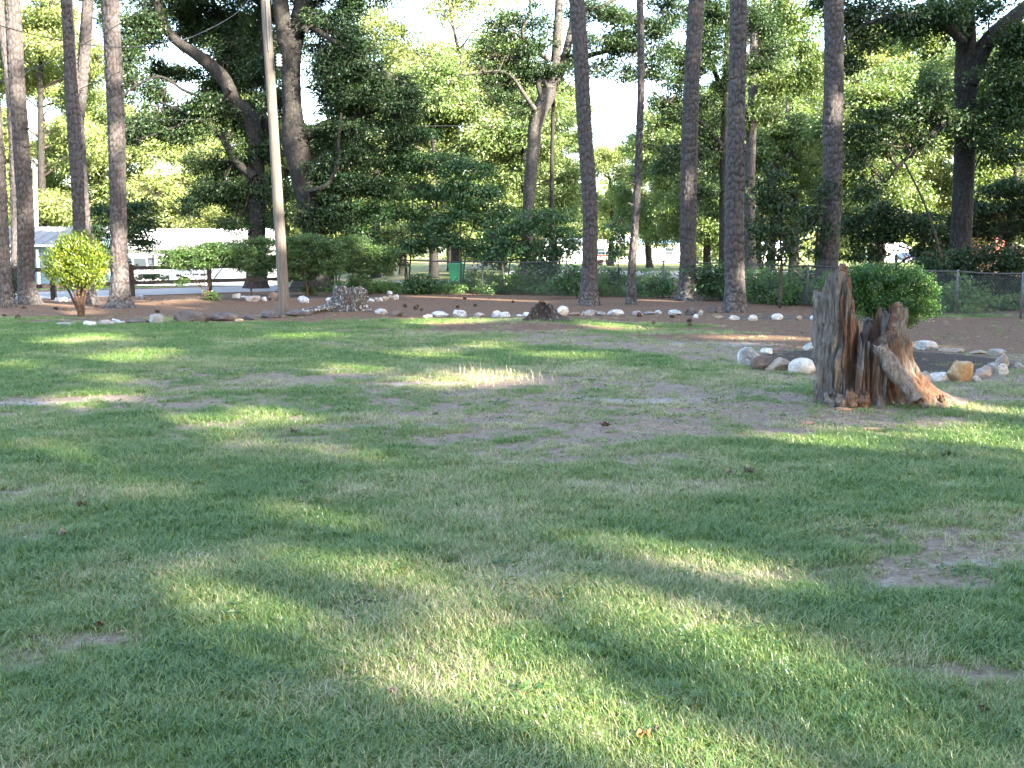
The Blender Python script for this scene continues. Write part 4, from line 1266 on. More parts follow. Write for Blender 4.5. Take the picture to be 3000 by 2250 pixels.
# ------------------------------------------------------------------ wooden pole and wires
POLE = mat_bark('weathered_pole', (0.075, 0.06, 0.05), (0.125, 0.105, 0.088), (0.19, 0.165, 0.145), 0.06, 30, 0.0, 0.008)
pb = base(833, 924)
pr = thing('wooden_pole', 'leaning bare wooden utility pole in front of the big oaks', 'pole', pb)
pm = MB()
pp = [pb + [0, 0, -0.1]] + [at(x, y, pb[1]) for x, y in ((830, 850), (815, 600), (797, 300), (777, 0), (768, -140))]
C = spline(pp, 60)
V, F = tube(C, np.linspace(0.135, 0.095, 60), 20)
V = V + (fbm(V[:, 0] * 14, V[:, 1] * 14, V[:, 2] * 0.8, 3, 3) - 0.5)[:, None] * np.array([0.012, 0.012, 0])
pm.add(V, F)
pm.tube([C[-1], C[-1] + [0, 0, 0.01]], [0.095, 0.02], 20)
pm.part('shaft', POLE, pr, True)
WHITE_CER = mat_plain('white_ceramic', (0.75, 0.74, 0.72), 0.35, 0, 0.05)
im = MB()
ip = at(805, 195, pb[1] - 0.12) + [0.1, 0, 0]
for q in range(4):
    im.tube([ip + [0, 0, q * 0.07], ip + [0, 0, q * 0.07 + 0.03], ip + [0, 0, q * 0.07 + 0.065]], [0.045, 0.075, 0.04], 14)
im.part('insulator', WHITE_CER, pr, True)
im = MB()
im.bar(at(780, 0, pb[1] - 0.12), at(788, 150, pb[1] - 0.12), 0.03, 0.02)
im.part('ground_wire_guard', mat_plain('dull_metal', (0.2, 0.2, 0.2), 0.5, 0.6), pr)
WIRE = mat_plain('black_wire', (0.03, 0.03, 0.032), 0.6, 0, 0.1)


def wire(label, pts, r=0.011):
    m = MB()
    P = spline([at(x, y, d) for x, y, d in pts], 60)
    m.tube(P, r, 6)
    tag(m.part('power_line', WIRE, None, True), label, 'wire', 'overhead wires')


wire('sagging overhead wire crossing the left pines and dipping toward the oak limb', [(-300, -20, 20), (0, 75, 22), (130, 108, 23), (250, 130, 24), (350, 138, 25), (430, 136, 26), (500, 122, 27), (570, 105, 28), (690, 40, 30), (760, -40, 32)])
wire('overhead wire rising from the left photo edge across the forked pine', [(-200, 330, 34), (0, 240, 32), (150, 180, 30), (245, 130, 28.6), (350, 70, 27), (450, 0, 26), (520, -60, 25)])
wire('lower overhead wire slanting from the left-edge pine to the flared pine', [(-200, 440, 36), (0, 360, 34), (80, 332, 32.5), (180, 285, 31), (300, 232, 28.2), (352, 210, 26.7)])
wire('thin level wire between the left pines and the forked pine', [(-200, 350, 33), (80, 344, 34), (200, 348, 35), (330, 352, 36), (600, 350, 40)], 0.008)
wire('thin far wire strung level through the middle trees', [(1000, 372, 52), (1250, 369, 52), (1500, 371, 52), (1690, 386, 52)], 0.012)

# ------------------------------------------------------------------ dark rail fence along the road
DARKWOOD = mat_bark('dark_stained_wood', (0.014, 0.012, 0.011), (0.028, 0.024, 0.022), (0.05, 0.045, 0.041), 1, 16)
rf = [base(*q) for q in ((-120, 893), (20, 885), (158, 878), (388, 868), (615, 858), (820, 850), (975, 845))]
rr = thing('rail_fence', 'dark wooden post-and-rail fence along the near side of the road', 'fence', rf[0])
for p in rf:
    m = MB()
    m.box(p[0] - 0.07, p[0] + 0.07, p[1] - 0.07, p[1] + 0.07, p[2] - 0.1, p[2] + 1.06)
    m.part('post', DARKWOOD, rr)
for a, b in zip(rf[:-1], rf[1:]):
    for z in (0.44, 0.95):
        m = MB()
        e = (b - a) / np.linalg.norm(b - a) * 0.005
        off = np.array([0, -0.09, z])
        m.bar(a + off + e, b + off - e, 0.04, 0.13)
        m.part('rail', DARKWOOD, rr)
# white fence across the road
WHITE = mat_plain('white_paint', (0.78, 0.78, 0.76), 0.6, 0, 0.06)
wf = [at(x, y, d) for x, y, d in ((250, 840, 44.5), (360, 840, 45), (505, 840, 46), (637, 828, 47.5), (775, 818, 49), (900, 810, 51))]
wr = thing('white_fence', 'low white fence with a single rail across the road', 'fence', wf[0])
for p in wf:
    m = MB()
    z0 = gz(p[0], p[1])
    m.box(p[0] - 0.09, p[0] + 0.09, p[1] - 0.09, p[1] + 0.09, z0 - 0.1, z0 + 1.0)
    m.part('post', WHITE, wr)
for a, b in zip(wf[:-1], wf[1:]):
    m = MB()
    m.bar((a[0], a[1] - 0.11, gz(a[0], a[1]) + 0.62), (b[0], b[1] - 0.11, gz(b[0], b[1]) + 0.62), 0.05, 0.16)
    m.part('rail', WHITE, wr)

# ------------------------------------------------------------------ chain-link fence
GALV = mat_plain('weathered_galvanised_steel', (0.12, 0.123, 0.13), 0.6, 0.35, 0.25, 12)
DARKPIPE = mat_plain('rusty_dark_pipe', (0.07, 0.06, 0.055), 0.7, 0.3, 0.4, 10)
cf = [base(*q) for q in ((985, 846), (1188, 851), (1414, 861), (1659, 868), (1942, 870), (2110, 881), (2253, 891), (2364, 898), (2590, 911), (2800, 923), (2990, 934), (3300, 956))]
ch = [1.2, 1.2, 1.18, 1.2, 1.2, 1.17, 1.15, 1.13, 1.1, 1.06, 1.02, 1.0]
cr = thing('chain_link_fence', 'rusty chain-link fence with steel posts running behind the pines', 'fence', cf[0])
for p, h in zip(cf, ch):
    m = MB()
    m.tube([p - [0, 0, 0.1], p + [0, 0, h], p + [0, 0, h + 0.03]], [0.03, 0.03, 0.015], 10)
    m.part('post', GALV, cr, True)
for (a, ha), (b, hb) in zip(list(zip(cf, ch))[:-1], list(zip(cf, ch))[1:]):
    m = MB()
    sag = np.array([0, 0, -0.02])
    A_, B_ = a + [0, 0, ha - 0.02], b + [0, 0, hb - 0.02]
    m.tube(spline([A_, (A_ + B_) / 2 + sag, B_], 9), 0.024, 8)
    m.part('top_rail', DARKPIPE, cr, True)
    L_ = np.linalg.norm((b - a)[:2])
    step = 0.075
    n = int(L_ / step)
    hh = min(ha, hb) - 0.06
    m = MB()
    A0, B0 = [], []
    kx = hh / L_
    for i in range(-int(hh / step), n + 1):
        for s_ in (1, -1):
            t0, t1 = i * step / L_, i * step / L_ + kx
            z0, z1 = 0.03, hh
            if s_ < 0:
                z0, z1 = z1, z0
            if t1 <= 0 or t0 >= 1:
                continue
            u0, u1 = max(0, t0), min(1, t1)
            f0, f1 = (u0 - t0) / kx, (u1 - t0) / kx
            A0.append(a + (b - a) * u0 + [0, 0.02 * s_, z0 + (z1 - z0) * f0])
            B0.append(a + (b - a) * u1 + [0, 0.02 * s_, z0 + (z1 - z0) * f1])
    V, F = twig_prisms(np.array(A0), np.array(B0), 0.0036, 0.0036)
    m.add(V, F)
    tag(m.part('wire_mesh', GALV, cr), kind='stuff')

# ------------------------------------------------------------------ houses
BLUE = mat_plain('light_blue_siding', (0.13, 0.21, 0.255), 0.6, 0, 0.06, 3)
ROOFG = mat_plain('pale_grey_metal_roof', (0.15, 0.16, 0.175), 0.55, 0.1, 0.15, 3)
ROOFW = mat_plain('white_metal_roof', (0.74, 0.74, 0.74), 0.5, 0.0, 0.06, 3)
GLASS = NT('window_glass').pbr((0.03, 0.04, 0.05), 0.08, None, 0.8)
BLUETRIM = mat_plain('blue_paint', (0.10, 0.22, 0.45), 0.6, 0, 0.1)
SHUT = mat_plain('dark_shutter', (0.05, 0.06, 0.08), 0.6, 0, 0.1)
SKIRT = mat_plain('grey_skirting', (0.4, 0.41, 0.42), 0.8, 0, 0.1)


def house(name, label, x0, x1, y0, depth, z0, eave, ridge, wall, roof, group=None, board=0.2, gutter=True):
    """long side to the camera; lapped boards are built one by one"""
    cx = (x0 + x1) / 2
    root = thing(name, label, 'house', (cx, y0 + depth / 2, z0), group)
    m = MB()
    m.box(x0, x1, y0, y0 + depth, z0 - 0.3, z0 + eave)
    # gables
    yr = y0 + depth / 2
    for x in (x0, x1):
        s_ = 0.02 if x == x0 else -0.02
        m.add([(x + s_, y0 + 0.02, z0 + eave), (x + s_, y0 + depth - 0.02, z0 + eave), (x + s_, yr, z0 + ridge - 0.05)], None, [(0, 1, 2)])
    m.part('wall', wall, root)
    n = int((eave - 0.5) / board)
    bm_ = None
    for i in range(n):
        m = MB()
        za, zb = z0 + 0.5 + i * board, z0 + 0.5 + (i + 1) * board - 0.012
        m.add([(x0 + 0.05, y0 - 0.035, za), (x1 - 0.05, y0 - 0.035, za), (x1 - 0.05, y0 - 0.012, zb), (x0 + 0.05, y0 - 0.012, zb),
               (x0 + 0.05, y0 - 0.002, za), (x1 - 0.05, y0 - 0.002, za), (x1 - 0.05, y0 - 0.002, zb), (x0 + 0.05, y0 - 0.002, zb)],
              [(0, 1, 2, 3), (4, 7, 6, 5), (0, 4, 5, 1), (3, 2, 6, 7), (0, 3, 7, 4), (1, 5, 6, 2)])
        m.part('siding_board', wall, root)
    ov = 0.35
    for sgn in (-1, 1):
        m = MB()
        ye = y0 - ov if sgn < 0 else y0 + depth + ov
        ze = z0 + eave - ov * (ridge - eave) / (depth / 2)
        V = [(x0 - 0.3, ye, ze), (x1 + 0.3, ye, ze), (x1 + 0.3, yr, z0 + ridge), (x0 - 0.3, yr, z0 + ridge)]
        V += [(a, b, c + 0.08) for a, b, c in V]
        m.add(V, [(0, 3, 2, 1), (4, 5, 6, 7), (0, 1, 5, 4), (3, 7, 6, 2), (0, 4, 7, 3), (1, 2, 6, 5)])
        k = int((x1 - x0) / 0.6)
        for q in range(k + 1):      # standing seams
            xx = x0 - 0.25 + q * (x1 - x0 + 0.5) / k
            m.bar((xx, ye, ze + 0.1), (xx, yr, z0 + ridge + 0.1), 0.04, 0.05)
        m.part('roof', roof, root)
    if gutter:
        m = MB()
        ze = z0 + eave - ov * (ridge - eave) / (depth / 2)
        m.box(x0 - 0.3, x1 + 0.3, y0 - ov - 0.12, y0 - ov - 0.005, ze - 0.04, ze + 0.07)
        m.part('gutter', WHITE, root)
    return root


def window(root, x, y, z, w, h, shutters=None, frame=WHITE):
    m = MB()
    t = 0.07
    for q in ((x - w / 2 - t, x + w / 2 + t, z + h, z + h + t), (x - w / 2 - t, x + w / 2 + t, z - t, z), (x - w / 2 - t, x - w / 2, z, z + h), (x + w / 2, x + w / 2 + t, z, z + h), (x - w / 2, x + w / 2, z + h / 2 - 0.03, z + h / 2 + 0.03)):
        m.box(q[0], q[1], y - 0.1, y - 0.036, q[2], q[3])
    f = m.part('window', frame, root)
    m = MB()
    m.box(x - w / 2, x + w / 2, y - 0.07, y - 0.04, z, z + h)
    V = m.mesh('pane', GLASS, world_loc(root))
    link('pane', V, f)
    if shutters:
        for s_ in (-1, 1):
            m = MB()
            xc = x + s_ * (w / 2 + t + 0.2)
            m.box(xc - 0.18, xc + 0.18, y - 0.09, y - 0.037, z - 0.03, z + h + 0.03)
            for q in range(8):
                zz = z + 0.05 + q * (h - 0.1) / 7
                m.box(xc - 0.14, xc + 0.14, y - 0.105, y - 0.088, zz - 0.03, zz + 0.03)
            m.part('shutter', shutters, root)


dH = 58.0
k_ = dH / FPX
xa, xb = at(-110, 715, dH)[0], at(262, 715, dH)[0]
zH = gz((xa + xb) / 2, dH)
h1 = house('blue_house', 'light blue sided house with a pale metal roof behind the left pines', xa, xb, dH, 7.5, zH, at(0, 716, dH)[2] - zH, at(0, 668, dH + 3.7)[2] - zH, BLUE, ROOFG)
xw = at(100, 780, dH)[0]
window(h1, at(180, 780, dH)[0], dH, zH + 0.9, 0.9, 1.1, SHUT)
m = MB()
dx = at(115, 780, dH)[0]
m.box(dx - 0.06, dx + 0.06, dH - 0.16, dH - 0.04, zH, zH + 2.4)
m.part('downspout', WHITE, h1)
m = MB()
dx = at(32, 780, dH)[0]
m.box(dx - 0.45, dx + 0.45, dH - 0.09, dH - 0.038, zH + 0.4, zH + 2.35)
dd_ = m.part('door', WHITE, h1)
m = MB()
for q in range(2):
    m.box(xa + 0.02, xb - 0.02, dH - 0.05 - 0.012 * q, dH - 0.04, zH - 0.2, zH + 0.45)
m.part('skirting', SKIRT, h1)

xa, xb = at(372, 715, dH + 2)[0], at(760, 715, dH + 2)[0]
zH = gz((xa + xb) / 2, dH + 2)
h2 = house('white_house', 'low white house with a bright white metal roof and a railed porch', xa, xb, dH + 2, 7, zH, at(0, 724, dH + 2)[2] - zH, at(0, 674, dH + 5.5)[2] - zH, WHITE, ROOFW)
window(h2, at(412, 780, dH + 2)[0], dH + 2, zH + 0.95, 0.75, 1.0, SHUT)
window(h2, at(560, 780, dH + 2)[0], dH + 2, zH + 0.95, 0.9, 1.0, SHUT)
# porch deck, posts, balusters, lattice
px0, px1 = at(395, 790, dH)[0], at(560, 790, dH)[0]
yd = dH + 0.3
m = MB()
m.box(px0, px1, yd, dH + 1.9, zH + 0.42, zH + 0.5)
m.part('porch_deck', WHITE, h2)
for q in np.linspace(px0 + 0.06, px1 - 0.06, 4):
    m = MB()
    m.box(q - 0.05, q + 0.05, yd - 0.06, yd - 0.005, zH, zH + 1.45)
    m.part('porch_post', WHITE, h2)
m = MB()
m.box(px0, px1, yd + 0.01, yd + 0.07, zH + 1.32, zH + 1.4)
m.part('handrail', WHITE, h2)
for q in np.arange(px0 + 0.15, px1 - 0.1, 0.14):
    m = MB()
    m.box(q - 0.018, q + 0.018, yd + 0.02, yd + 0.056, zH + 0.5, zH + 1.318)
    m.part('baluster', WHITE, h2)
m = MB()
A0, B0 = [], []
for q in np.arange(px0, px1 - 0.4, 0.11):
    A0 += [(q, yd + 0.03, zH), (q + 0.4, yd + 0.045, zH)]
    B0 += [(q + 0.4, yd + 0.03, zH + 0.4), (q, yd + 0.045, zH + 0.4)]
V, F = twig_prisms(np.array(A0), np.array(B0), 0.014, 0.014)
m.add(V, F)
tag(m.part('porch_lattice', WHITE, h2), kind='stuff')
# scroll of black ironwork on the porch corner
IRON = mat_plain('black_iron', (0.02, 0.02, 0.02), 0.5, 0.5, 0.1)
m = MB()
for (x, y, r) in ((442, 752, 9), (455, 752, 9), (442, 766, 9), (455, 766, 9), (448, 742, 6)):
    c = at(x, y, dH + 0.1)
    a = np.linspace(0, 2 * math.pi, 20)
    m.tube(np.stack([c[0] + np.cos(a) * r * k_, np.full(20, c[1]), c[2] + np.sin(a) * r * k_], -1), 0.022, 5)
c = at(448, 752, dH + 0.1)
m.tube([(c[0], c[1] + 0.03, zH + 0.5), (c[0], c[1] + 0.03, zH + 2.1)], 0.025, 6)
m.part('iron_scroll_bracket', IRON, h2, True)

# far pale pole
m = MB()
c = at(102, 700, 66)
m.tube([(c[0], 66, gz(c[0], 66)), at(102, 490, 66)], [0.14, 0.11], 12)
m.tube([at(102, 560, 66) + [0, -0.13, 0], at(102, 545, 66) + [0, -0.13, 0]], 0.05, 8)
tag(m.part('pale_pole', mat_plain('pale_wood', (0.62, 0.6, 0.56), 0.7, 0, 0.1), None, True), 'pale upright pole rising above the blue house roof', 'pole')

# houses far off in the middle
dM = 138.0


def far_house(label, x0, x1, eave_y, ridge_y, roofm, wins, trim, d=dM):
    a, b = at(x0, 740, d)[0], at(x1, 740, d)[0]
    z = gz((a + b) / 2, d)
    r = house('white_house', label, a, b, d, 7, z, at(0, eave_y, d)[2] - z, at(0, ridge_y, d + 3.5)[2] - z, WHITE, roofm, board=0.3)
    for x, y0, y1, w in wins:
        zt, zb = at(x, y0, d)[2], at(x, y1, d)[2]
        window(r, at(x, y0, d)[0], d, zb, w, zt - zb, None, trim)
    return r


hm = far_house('far white house with dark windows left of the leaning pine', 1590, 1712, 716, 700, ROOFG, [(1675, 727, 742, 1.1), (1692, 727, 742, .8), (1640, 727, 742, 1.0)], WHITE)
hm2 = far_house('long far white house with blue window trim behind the thin pine', 1738, 2010, 712, 690, ROOFW, [(1900, 728, 748, 0.9), (1760, 728, 746, 1.0), (1820, 728, 746, 1.0), (1960, 728, 746, 1.0)], BLUETRIM)
m = MB()
a, b = at(1860, 710, dM - .5), at(1990, 704, dM - .5)
m.box(a[0], b[0], dM - 0.62, dM - 0.5, a[2] - 0.1, a[2] + 0.22)
m.part('fascia', BLUETRIM, hm2)
hm3 = far_house('far white building glimpsed right of the nearest pine', 2196, 2300, 722, 706, ROOFW, [(2230, 735, 748, 1.0), (2270, 735, 748, 1.0)], WHITE, 150)
hm4 = far_house('far white building behind the dark parked car', 2585, 2660, 728, 712, ROOFW, [(2600, 738, 750, 1.0)], WHITE, 152)
# red-roofed building at the right
REDROOF = mat_plain('brick_red_roof', (0.42, 0.15, 0.11), 0.8, 0, 0.15, 4)
REDWALL = mat_plain('brown_wall', (0.25, 0.16, 0.12), 0.8, 0, 0.15, 4)
d_ = 62.0
xa, xb = at(2830, 730, d_)[0], at(2985, 730, d_)[0]
house('red_roofed_house', 'brick-red roofed building behind the dark leaves at the right edge', xa, xb, d_, 6, 0.0, at(0, 745, d_)[2], at(0, 700, d_ + 3)[2], REDWALL, REDROOF, board=0.3, gutter=False)

# orange-red trailer by the far house
OR = mat_plain('orange_red_paint', (0.75, 0.12, 0.04), 0.5, 0, 0.08)
BLACK = mat_plain('black_rubber', (0.02, 0.02, 0.02), 0.8, 0, 0.1)
dT = 118.0
tx0, tx1 = at(1744, 770, dT)[0], at(1793, 770, dT)[0]
zt = gz(tx0, dT)
tr = thing('trailer', 'small orange-red stake trailer parked before the far white house', 'trailer', ((tx0 + tx1) / 2, dT, zt))
m = MB()
m.box(tx0, tx1, dT - 0.7, dT + 0.7, zt + 0.35, zt + 0.5)
m.part('bed', OR, tr)
for q in range(3):
    m = MB()
    m.box(tx0, tx1, dT - 0.74, dT - 0.7, zt + 0.52 + q * 0.24, zt + 0.70 + q * 0.24)
    m.part('side_board', OR if q != 1 else WHITE, tr)
for x in (tx0 + 0.03, tx1 - 0.03):
    m = MB()
    m.box(x - 0.03, x + 0.03, dT - 0.79, dT - 0.742, zt + 0.35, zt + 1.2)
    m.part('stake', OR, tr)
for x in (tx0 + 0.5, tx1 - 0.5):
    m = MB()
    m.tube([(x, dT - 0.95, zt + 0.3), (x, dT - 0.78, zt + 0.3)], 0.3, 20)
    w_ = m.part('wheel', BLACK, tr, True)
    m = MB()
    m.tube([(x, dT - 0.97, zt + 0.3), (x, dT - 0.945, zt + 0.3)], 0.15, 14)
    link('rim', m.mesh('rim', GALV, world_loc(tr)), w_)
m = MB()
m.bar((tx1, dT, zt + 0.42), (tx1 + 0.9, dT, zt + 0.42), 0.08)
m.part('drawbar', OR, tr)

# green bin
GREEN = mat_plain('green_plastic', (0.04, 0.30, 0.16), 0.5, 0, 0.08)
dG = 47.0
gp = at(1338, 830, dG)
gb = np.array([gp[0], dG, gz(gp[0], dG)])
bn = thing('wheelie_bin', 'green wheeled rubbish bin standing beyond the wire fence', 'bin', gb)
m = MB()
a0, b0 = 0.27, 0.36
V = [(-a0, -a0, 0.1), (a0, -a0, 0.1), (a0, a0, 0.1), (-a0, a0, 0.1), (-b0, -b0, 0.92), (b0, -b0, 0.92), (b0, b0, 0.92), (-b0, b0, 0.92)]
m.add(np.array(V) + gb, [(0, 3, 2, 1), (4, 5, 6, 7), (0, 1, 5, 4), (1, 2, 6, 5), (2, 3, 7, 6), (3, 0, 4, 7)])
m.box(gb[0] - 0.38, gb[0] + 0.38, gb[1] - 0.38, gb[1] + 0.38, gb[2] + 0.84, gb[2] + 0.9)
m.part('body', GREEN, bn)
m = MB()
V, F = tube([gb + [0, -0.4, 0.925], gb + [0, 0, 0.98], gb + [0, 0.42, 0.95]], [0.02, 0.04, 0.02], 8)
m.box(gb[0] - 0.4, gb[0] + 0.4, gb[1] - 0.42, gb[1] + 0.42, gb[2] + 0.923, gb[2] + 0.965)
m.box(gb[0] - 0.3, gb[0] + 0.3, gb[1] - 0.3, gb[1] + 0.3, gb[2] + 0.966, gb[2] + 1.0)
m.part('lid', GREEN, bn)
for s_ in (-1, 1):
    m = MB()
    m.tube([gb + [s_ * 0.3, 0.3, 0.12], gb + [s_ * 0.36, 0.3, 0.12]], 0.12, 16)
    m.part('wheel', BLACK, bn, True)
m = MB()
m.tube([gb + [-0.3, 0.43, 0.9], gb + [0.3, 0.43, 0.9]], 0.02, 8)
m.part('handle', BLACK, bn, True)

# dark car seen from behind, far off
CARP = mat_plain('dark_blue_car_paint', (0.02, 0.03, 0.06), 0.2, 0.2, 0.05, 2, 0.6)
dc = 142.0
cp = at(2655, 769, dc)
cb = np.array([cp[0], dc, gz(cp[0], dc)])
car = thing('parked_car', 'dark blue parked car seen from behind beyond the bush', 'car', cb)
m = MB()
prof = [(-2.1, 0.35), (-2.15, 0.8), (-1.9, 1.0), (-1.55, 1.05), (-0.9, 1.45), (0.4, 1.48), (1.2, 1.02), (2.1, 0.85), (2.2, 0.4)]
nP = len(prof)
V = []
for xs, ww in ((-0.88, 0), (0.88, 0)):
    for (yy, zz) in prof:
        f_ = 1.0 if zz < 1.06 else 0.76
        V.append((xs * f_, yy, zz))
F4 = [(i, i + 1, nP + i + 1, nP + i) for i in range(nP - 1)] + [(nP - 1, 0, nP, 2 * nP - 1)]
V = np.array(V) + cb
m.add(V, F4)
m.add(V[:nP], None, [(0, i + 1, i) for i in range(1, nP - 1)])
m.add(V[nP:], None, [(0, i, i + 1) for i in range(1, nP - 1)])
m.part('body', CARP, car)
m = MB()
m.add(np.array([(-0.62, -1.5, 1.115), (0.62, -1.5, 1.115), (0.56, -0.98, 1.42), (-0.56, -0.98, 1.42)]) + cb + [0, -0.02, 0.01], [(0, 1, 2, 3)])
m.part('rear_window', GLASS, car)
RED = mat_plain('red_lens', (0.5, 0.02, 0.02), 0.3, 0, 0.05)
for s_ in (-1, 1):
    m = MB()
    m.box(cb[0] + s_ * 0.7 - 0.14, cb[0] + s_ * 0.7 + 0.14, cb[1] - 2.2, cb[1] - 2.13, cb[2] + 0.72, cb[2] + 0.88)
    m.part('taillight', RED, car)
    for yy in (-1.35, 1.4):
        m = MB()
        m.tube([cb + [s_ * 0.72, yy, 0.32], cb + [s_ * 0.92, yy, 0.32]], 0.32, 18)
        m.part('wheel', BLACK, car, True)
m = MB()
m.box(cb[0] - 0.3, cb[0] + 0.3, cb[1] - 2.19, cb[1] - 2.135, cb[2] + 0.5, cb[2] + 0.62)
m.part('number_plate', WHITE, car)
m = MB()
m.box(cb[0] - 0.86, cb[0] + 0.86, cb[1] - 2.26, cb[1] - 2.13, cb[2] + 0.34, cb[2] + 0.48)
m.part('bumper', CARP, car)

# ------------------------------------------------------------------ stumps
def mat_stump(name, out0, out1, in0, in1, dark, lich=0.0):
    t = NT(name)
    v = t.coord('Object', (1, 1, 0.24))
    n = t.noise(v, 26, 6, 0.7)
    n2 = t.noise(v, 9, 5, 0.6)
    a = t.node('ShaderNodeAttribute')
    a.attribute_name = 'rot'
    outc = t.ramp(n, [(0.3, out0), (0.68, out1)])
    inc = t.ramp(n, [(0.3, in0), (0.7, in1)])
    f = t.mrange(t.math('ADD', a.outputs['Fac'], t.math('MULTIPLY', t.math('SUBTRACT', n2, 0.5), 1.3)), 0.35, 0.65)
    col = t.mix(f, outc, inc)
    cr = t.noise(t.coord('Object', (1, 1, 0.06)), 55, 4, 0.6)
    col = t.mix(t.mrange(cr, 0.32, 0.42, 0.75, 0.0), col, dark)
    if lich:
        l = t.noise(t.coord('Object'), 16, 5, 0.7)
        col = t.mix(t.mrange(l, 0.54, 0.62, 0, lich), col, (0.48, 0.48, 0.46))
    return t.pbr(col, 0.92, t.bump(t.math('ADD', n, cr), 0.9, 0.02), 0.12)


def stump_shell(th_h, c, rx, ry, seed, flares, jag=0.07, thick=0.10, floor=0.35, nt=260, nz=80, groove=0.03, lean=None, rots=(), hard=False):
    """broken hollow stump: th_h = (angle, height) keys round the rim, angle 0 faces the camera, +90 to the right"""
    th = np.linspace(-180, 180, nt, endpoint=False)
    A = np.array([q[0] for q in th_h], float)
    H = np.array([q[1] for q in th_h], float)
    h = np.interp(th, np.concatenate([A - 360, A, A + 360]), np.tile(H, 3))
    tr_ = np.radians(th)
    cx, cy = np.cos(tr_), np.sin(tr_)
    h = h + jag * (2 * noise3(cx * 9, cy * 9, 0, seed) - 1) * 0.8 + jag * 0.9 * (2 * noise3(cx * 26, cy * 26, 0, seed + 1) - 1)
    h = np.maximum(h, 0.06)
    v = np.linspace(0, 1, nz) ** 1.05
    TH, VV = np.meshgrid(tr_, v)
    HH = np.repeat(h[None], nz, 0)
    Z = VV * (HH + 0.08) - 0.08
    CX, CY = np.cos(TH), np.sin(TH)
    base_r = 1 / np.sqrt((np.sin(TH) / rx) ** 2 + (np.cos(TH) / ry) ** 2)
    rr = base_r * (1 - 0.04 * Z)
    for (ang, wdt, amt, zs) in flares:
        dA_ = np.degrees(np.angle(np.exp(1j * (TH - math.radians(ang)))))
        rr = rr + amt * np.exp(-(dA_ / wdt) ** 2) * np.exp(-np.maximum(Z, 0) / zs)
    fib = fbm(CX * 11, CY * 11, Z * 1.3, seed + 2, 4) - 0.5
    fib2 = fbm(CX * 30, CY * 30, Z * 2.2, seed + 3, 3) - 0.5
    lump = fbm(CX * 3, CY * 3, Z * 2.6, seed + 4, 3) - 0.5
    crk = noise3(CX * 17 + 3, CY * 17, Z * 1.0, seed + 6)
    crack = -(1 - sst(0.06, 0.2, np.abs(crk - 0.5))) * groove * 1.1
    rr = rr + (fbm(CX * 7, CY * 7, Z * 7, seed + 21, 3) - 0.5) * groove * 1.6 - 0.5 * groove * sst(0.6, 0.72, noise3(CX * 9, CY * 9, Z * 4.5, seed + 22))
    rr = rr + fib * groove * 2.6 + fib2 * groove * 1.3 + lump * groove * 3.0 + crack
    def place(r_, z_):
        x = r_ * np.sin(TH[:r_.shape[0]])
        y = -r_ * np.cos(TH[:r_.shape[0]])
        if lean is not None:
            x = x + lean(np.degrees(TH[:r_.shape[0]]), z_)
        return np.stack([c[0] + x, c[1] + y, c[2] + z_], -1)
    O = place(rr, Z)
    # inner wall from rim down to the rotted floor
    ni = 36
    w = np.linspace(0, 1, ni)
    fl = floor * (0.8 + 0.5 * fbm(cx * 3, cy * 3, 0, seed + 8, 2))
    fl = np.minimum(fl, h - 0.02)
    Zi = h[None] * (1 - w[:, None]) + fl[None] * w[:, None]
    top = rr[-1]
    tk = thick * (0.25 + 0.9 * w[:, None] ** 0.5)
    inn = np.interp(Zi.ravel(), [0, 1.5], [1.0, 0.97]).reshape(Zi.shape) * (top[None] * (1 - 0.25 * w[:, None]) + 0.25 * w[:, None] * rr[nz // 3][None]) - tk
    inn = inn + (fbm(cx[None] * 13, cy[None] * 13, Zi * 1.5, seed + 12, 4) - 0.5) * groove * 3.2
    inn = np.maximum(inn, 0.05)
    I = place(inn, Zi)
    V = np.vstack([O.reshape(-1, 3), I.reshape(-1, 3)])
    F = np.vstack([grid_faces(nz, nt, True), grid_faces(ni, nt, True) + nz * nt])
    # rim strip
    j = np.arange(nt)
    j2 = (j + 1) % nt
    b0, b1 = (nz - 1) * nt, nz * nt
    F = np.vstack([F, np.stack([b0 + j, b0 + j2, b1 + j2, b1 + j], -1)])
    # floor
    cen = I[-1].mean(0) - [0, 0, 0.03]
    n0 = nz * nt + (ni - 1) * nt
    V = np.vstack([V, cen[None]])
    F3 = np.stack([n0 + j, n0 + j2, np.full(nt, len(V) - 1)], -1)
    rot = np.zeros(len(V))
    rot[nz * nt:] = 0.75
    R0 = np.zeros(TH.shape)
    for (ang, z, da, dz, amt) in rots:
        dA_ = np.degrees(np.angle(np.exp(1j * (TH - math.radians(ang)))))
        R0 = np.maximum(R0, amt * np.exp(-(dA_ / da) ** 2 - ((Z - z) / dz) ** 2))
    rot[:nz * nt] = R0.ravel()
    return V, [F, F3], rot


ST1 = mat_stump('rotting_stump_wood', (0.048, 0.038, 0.032), (0.225, 0.197, 0.178), (0.042, 0.024, 0.017), (0.17, 0.10, 0.067), (0.014, 0.01, 0.008))
c1 = np.array([T1[0], T1[1], gz(T1[0], T1[1])])
s1 = thing('tree_stump', 'tall hollow rotting stump with a jagged spire, nearest the camera', 'stump', c1)


def lean1(thd, z):
    return 0.02 * z * (thd < -40)


